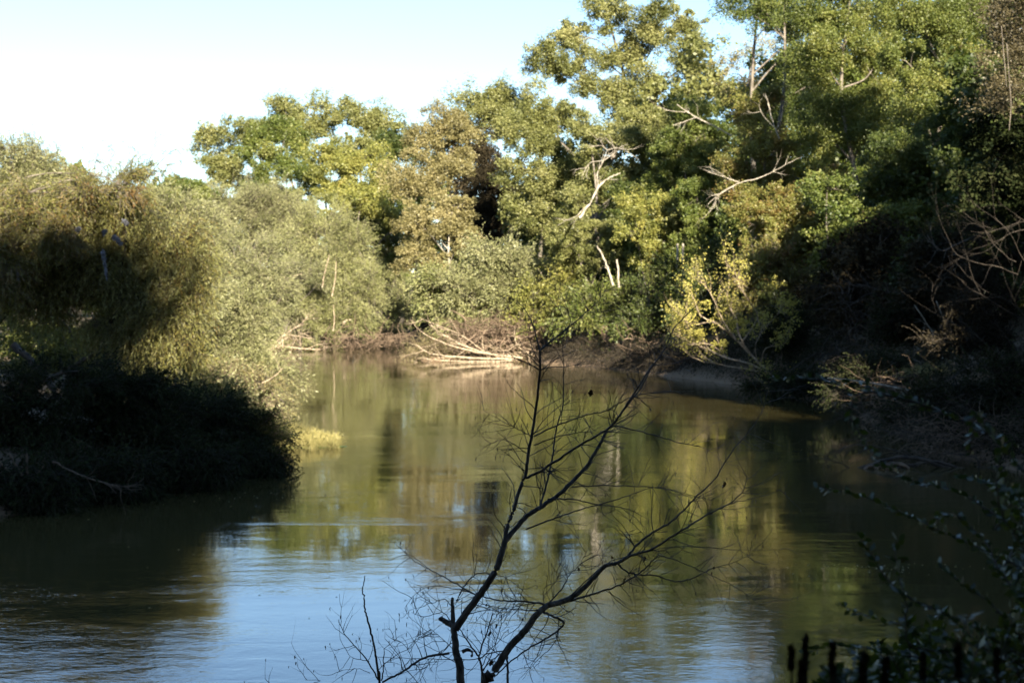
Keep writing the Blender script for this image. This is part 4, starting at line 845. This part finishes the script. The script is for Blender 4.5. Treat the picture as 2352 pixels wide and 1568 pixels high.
s2 = sapling('bare_sapling', 'long bare sapling bowing right low over the water from the bottom edge',
    [([(1112,1590),(1128,1556),(1165,1493),(1206,1446),(1234,1409),(1259,1390),(1302,1377),(1337,1353),(1368,1321),(1390,1299),(1415,1293),(1443,1278)], W(28), W(10))],
    [([(1443,1278),(1462,1252),(1493,1227),(1540,1199),(1571,1171),(1603,1137),(1640,1102),(1679,1039),(1718,993),(1753,937),(1767,880)], W(8), W(1.6), 22),
     ([(1443,1278),(1493,1262),(1540,1234),(1587,1205),(1634,1177),(1681,1152),(1709,1121),(1716,1090)], W(8), W(2), 20),
     ([(1660,1163),(1700,1150),(1759,1137),(1806,1118)], W(3), W(1), 5),
     ([(1418,1293),(1440,1312),(1471,1320),(1506,1321),(1552,1335),(1590,1327),(1634,1306),(1681,1293),(1730,1270)], W(6), W(1.4), 22),
     ([(1259,1390),(1327,1374),(1377,1359),(1415,1346),(1462,1321),(1487,1299),(1512,1274)], W(8), W(3), 16),
     ([(1512,1274),(1556,1287),(1634,1321),(1696,1352),(1746,1387)], W(3.5), W(1.1), 10), ([(1512,1274),(1480,1230),(1430,1180),(1380,1150)], W(2.4), W(1), 6),
     ([(1250,1395),(1290,1352),(1309,1318),(1331,1296),(1349,1263)], W(5), W(1.6), 12), ([(1331,1296),(1370,1275),(1410,1280)], W(2.4), W(1), 4),
     ([(1249,1406),(1271,1415),(1293,1427),(1288,1442),(1259,1462),(1221,1484),(1181,1512),(1140,1550)], W(8), W(4), 14),
     ([(1249,1387),(1206,1381),(1149,1378),(1103,1368),(1060,1352)], W(7), W(2), 14), ([(1240,1400),(1200,1400),(1150,1395),(1100,1385)], W(4), W(1.3), 9), ([(1249,1390),(1250,1350),(1280,1330),(1260,1280)], W(3), W(1), 7),
     ([(1300,1377),(1350,1330),(1400,1290),(1470,1270),(1560,1255),(1700,1262),(1790,1262)], W(4), W(1), 14),
     ([(1113,1566),(1103,1518),(1100,1506),(1118,1453),(1133,1406)], W(8), W(3), 8), ([(1110,1540),(1130,1500),(1150,1440),(1150,1400)], W(4), W(1.4), 8), ([(1166,1568),(1166,1530),(1165,1505)], W(8), W(6), 1),
     ([(1285,1445),(1270,1480),(1230,1520),(1200,1560)], W(3), W(1), 8), ([(1165,1493),(1120,1500),(1097,1512),(1032,1514),(973,1512),(869,1508)], W(4), W(1.4), 9)])
s3 = sapling('bare_shoots', 'cluster of slender leafless shoots rising at the bottom edge left of the broken-topped sapling',
    [([(872,1590),(870,1555),(863,1504),(854,1459),(845,1425),(838,1395),(836,1370),(832,1355),(836,1335),(838,1321)], W(9), W(2.4))],
    [([(869,1560),(845,1518),(818,1486),(791,1453),(777,1422)], W(5), W(1.6), 6), ([(876,1562),(881,1530),(882,1489)], W(4.5), W(2.5), 2),
     ([(878,1566),(919,1545),(958,1518),(993,1504),(1032,1499)], W(6), W(8), 8), ([(848,1518),(810,1510),(800,1500)], W(2.4), W(1), 3), ([(865,1540),(900,1510),(950,1480),(965,1455)], W(2.4), W(1), 6), ([(950,1520),(930,1480),(900,1465)], W(2), W(1), 4), ([(850,1545),(820,1535),(780,1540)], W(2), W(.9), 3), ([(720,1568),(735,1562),(700,1560)], W(2), W(1), 2), ([(620,1580),(618,1555),(626,1532)], W(2), W(1), 2)])
def dead_leaf(parent, px, py, s=1.0):
    c = at(px, py, 6.0 + .3 * (px - 1050) / 1000); g = Geo(); n = 5; L = .020 * s
    V = []; Q = []
    a = rng.uniform(-.5, .5); dn = norm(np.array([math.sin(a), rng.uniform(-.3, .3), -1])); sd = norm(np.cross(dn, [0, 1, 0]) + rng.normal(size=3) * .3); nrm = np.cross(dn, sd)
    for i in range(6):
        t = i / 5; wd = math.sin(math.pi * (t * .85 + .08)) * .42 * (1 + .5 * (i % 2)); 
        for k in (-1, -.4, 0, .5, 1): V.append(c + dn * L * 1.5 * t + sd * L * wd * k + nrm * L * (.5 * abs(k) ** 1.5 + .25 * math.sin(5 * t + k)))
    for i in range(5):
        for k in range(4): Q.append([i * 5 + k, i * 5 + k + 1, i * 5 + k + 6, i * 5 + k + 5])
    g.quads(np.array(V), np.array(Q), np.full(len(Q), rng.random()))
    g.build('dead_leaf', M['deadleaf'], parent, True)
for x, y, s in [(1663,1105,1.5),(1360,895,1.6),(1480,1276,1.3),(1138,1432,1.0),(1127,1448,1.3),(1329,1302,.9),(1404,1276,.8),(1640,1300,.8),(1634,1312,.7),(1130,1514,1.5),(1200,1418,.7),(1118,1385,.7),(1086,1500,.9)]:
    dead_leaf(s1 if y < 1260 and x < 1500 else s2, x, y, s * .62)

# ------------------------------------------------------------------ leafy shrubs and weeds close to the camera at the lower right
def leafy_stem(w, g, pts, D0, D1, L=.018, step=.010, r=.0022, both=True, droop=.1, t0=.5):
    P = [at(x, y, D0 + (D1 - D0) * i / (len(pts) - 1)) for i, (x, y) in enumerate(pts)]
    q, rr = limb(w, P, r, r * .35, 5, 6, .001)
    seg = np.linalg.norm(np.diff(q, axis=0), axis=1); tot = seg.sum(); n = int(tot / step)
    cum = np.concatenate([[0], np.cumsum(seg)]); u = np.linspace(.02, 1, n) * tot
    c = np.stack([np.interp(u, cum, q[:, k]) for k in range(3)], 1); T = norm(np.gradient(c, axis=0))
    for sgn in (-1, 1):
        sd = norm(np.cross(T, np.array([0, .3, 1.0]))) * sgn
        ax = norm(T * .6 + sd * .7 + np.array([0, 0, .15]) + rng.normal(size=T.shape) * .35)
        s = L * rng.uniform(.55, 1.2, n)
        leaves(g, c + ax * s[:, None] * .55, ax, s, s * .52, np.clip(rng.normal(t0, .2, n), 0, 1), flat=.35)
def near_shrub():
    root = at(2500, 1500, 2.5); b = np.array([root[0], root[1], gz(root[0], root[1])])
    e = empty('leafy_shrub', b, 'dark small-leaved shrub arching in from the lower right corner, leaves glinting blue', 'shrub')
    w = Geo(); g = Geo()
    S = [([(2500,1250),(2352,1045),(2250,985),(2150,940),(2050,905),(1960,880),(1880,872),(1770,865)], 2.4, 2.7), ([(2150,940),(2000,900),(1955,930),(1972,990),(2005,1045)], 2.5, 2.4),
         ([(2500,1420),(2352,1310),(2260,1262),(2180,1228),(2100,1190),(2010,1150),(1880,1118)], 2.3, 2.6), ([(2500,1380),(2400,1260),(2300,1190),(2200,1130),(2110,1110),(2060,1085),(2020,1060)], 2.5, 2.9),
         ([(2450,1560),(2300,1480),(2200,1420),(2080,1370),(2040,1330),(2000,1270),(1975,1230)], 2.2, 2.4), ([(2300,1568),(2200,1500),(2090,1480),(2080,1380),(2060,1300),(2062,1240)], 2.2, 2.3),
         ([(2500,1300),(2420,1150),(2330,1060),(2280,1000),(2240,950),(2230,1040)], 2.1, 2.3), ([(2420,1480),(2350,1380),(2290,1300),(2260,1240),(2190,1180),(2140,1200)], 2.2, 2.5),
         ([(2450,1440),(2380,1330),(2340,1240),(2300,1180),(2290,1100),(2300,1040)], 2.1, 2.1), ([(2400,1568),(2300,1500),(2200,1470),(2100,1440),(2010,1420),(1930,1390)], 2.3, 2.5),
         ([(2500,1500),(2420,1400),(2380,1300),(2370,1200)], 2.1, 2.0), ([(2300,1590),(2200,1530),(2050,1500),(1930,1480),(1850,1500)], 2.4, 2.6), ([(2450,1568),(2350,1470),(2280,1390),(2210,1340),(2160,1300)], 2.2, 2.3)]
    for pts, a, c in S: leafy_stem(w, g, pts, a, c, t0=rng.uniform(.35, .8))
    # fuller mass towards the corner
    for k in range(20):
        x = rng.uniform(2280, 2480); y = rng.uniform(1080, 1600); a = rng.uniform(-2.6, -.9)
        Lp = rng.uniform(90, 190); leafy_stem(w, g, [(x, y), (x + Lp * .5 * math.cos(a), y + Lp * .5 * math.sin(a)), (x + Lp * math.cos(a) - 25, y + Lp * math.sin(a) + 15)], 2.5, 2.5 + rng.uniform(-.4, .5), t0=rng.uniform(.3, .8))
    w.build('stems', M['bark_dark'], e, True); g.build('leaves', M['privet'], e)
near_shrub()
def corner_weeds():
    b = at(2150, 1640, 2.4); b[2] = gz(b[0], b[1])
    e = empty('leafy_weeds', b, 'low dark weeds with small pale leaves crowding the bottom right edge', 'weeds')
    w = Geo(); g = Geo()
    for k in range(95):
        x = rng.uniform(1870, 2420); hgt = rng.uniform(60, 200) * np.clip((x - 1780) / 300, .35, 1.2); y = 1640
        leafy_stem(w, g, [(x, y), (x + rng.normal() * 15, y - hgt * .5), (x + rng.normal() * 40, y - hgt)], 2.4 + rng.uniform(-.4, .7), 2.4 + rng.uniform(-.4, .7), L=.022, step=.011, t0=rng.uniform(.3, .9))
    w.build('stems', M['bark_dark'], e, True); g.build('leaves', M['privet'], e)
corner_weeds()
GS = 'dark brown seed spikes along the bottom right edge'
spx = [(1818,1490),(1850,1460),(1842,1520),(1912,1475),(1915,1530),(1985,1500),(2035,1510),(2120,1500),(2200,1480),(2290,1490)]
for i, (x, y) in enumerate(spx):
    D = 1.7 + .22 * math.sin(i * 2.1); g = Geo(); top = at(x, y, D); bt = at(x - 6 + 5 * math.sin(i), 1640, D)
    limb(g, [bt, (top + bt) / 2 + np.array([.002, 0, 0]), top], .0018, .0016, 5, 4)
    mid = top + (bt - top) * min(.9, 75 / max(60, 1640 - y)) * (.6 + .4 * math.sin(i * 1.7) ** 2); pp = path([top, (top + mid) / 2, mid], 8); n = 170; k = rng.integers(0, len(pp), n)
    leaves(g, pp[k] + rng.normal(size=(n, 3)) * .0014, norm(unit(n) + np.array([0, 0, .8])), .010, .005, rng.random(n) * .6)
    tag(g.build('seed_spike', M['brown']), 'slim brown seed spike standing on a thin stalk at the bottom right edge', 'seed spike', GS)
# ------------------------------------------------------------------ light, sky, camera
SUN_EL = math.radians(20); SUN_AZ = math.radians(165)      # measured from +Y towards +X
w = bpy.data.worlds.new('World'); sc.world = w; w.use_nodes = True
nt = w.node_tree; bg = nt.nodes['Background']
sky = nt.nodes.new('ShaderNodeTexSky'); sky.sky_type = 'NISHITA'; sky.sun_disc = False
sky.sun_elevation = SUN_EL; sky.sun_rotation = SUN_AZ; sky.air_density = 1.0; sky.dust_density = .2; sky.ozone_density = 3.0
nt.links.new(sky.outputs[0], bg.inputs[0]); bg.inputs[1].default_value = .055
sun = bpy.data.lights.new('sun', 'SUN'); sun.energy = 5.0; sun.angle = math.radians(.53); sun.color = (1, .90, .72)
so = bpy.data.objects.new('sun', sun); C.objects.link(so)
d = np.array([math.sin(SUN_AZ) * math.cos(SUN_EL), math.cos(SUN_AZ) * math.cos(SUN_EL), math.sin(SUN_EL)])
from mathutils import Vector
so.rotation_euler = Vector(d).to_track_quat('Z', 'Y').to_euler()
so.location = (0, -20, 40)
cd = bpy.data.cameras.new('camera'); co = bpy.data.objects.new('camera', cd); C.objects.link(co); sc.camera = co
cd.sensor_width = 36; cd.lens = 36 * F / 2352
co.location = (0, 0, CAMZ); co.rotation_euler = (math.pi / 2 - PITCH, 0, 0)
cd.clip_start = .05; cd.clip_end = 6000
cd.dof.use_dof = True; cd.dof.focus_distance = 6.0; cd.dof.aperture_fstop = 6.5; cd.dof.aperture_blades = 9
vs = sc.view_settings; vs.view_transform = 'Standard'; vs.look = 'None'; vs.gamma = 1; vs.exposure = 2.4
cy = sc.cycles
cy.max_bounces = 5; cy.diffuse_bounces = 2; cy.glossy_bounces = 3; cy.transmission_bounces = 2; cy.caustics_reflective = False; cy.caustics_refractive = False
cy.sample_clamp_indirect = 4
cy.use_denoising = True
try: cy.denoiser = 'OPENIMAGEDENOISE'
except Exception: pass
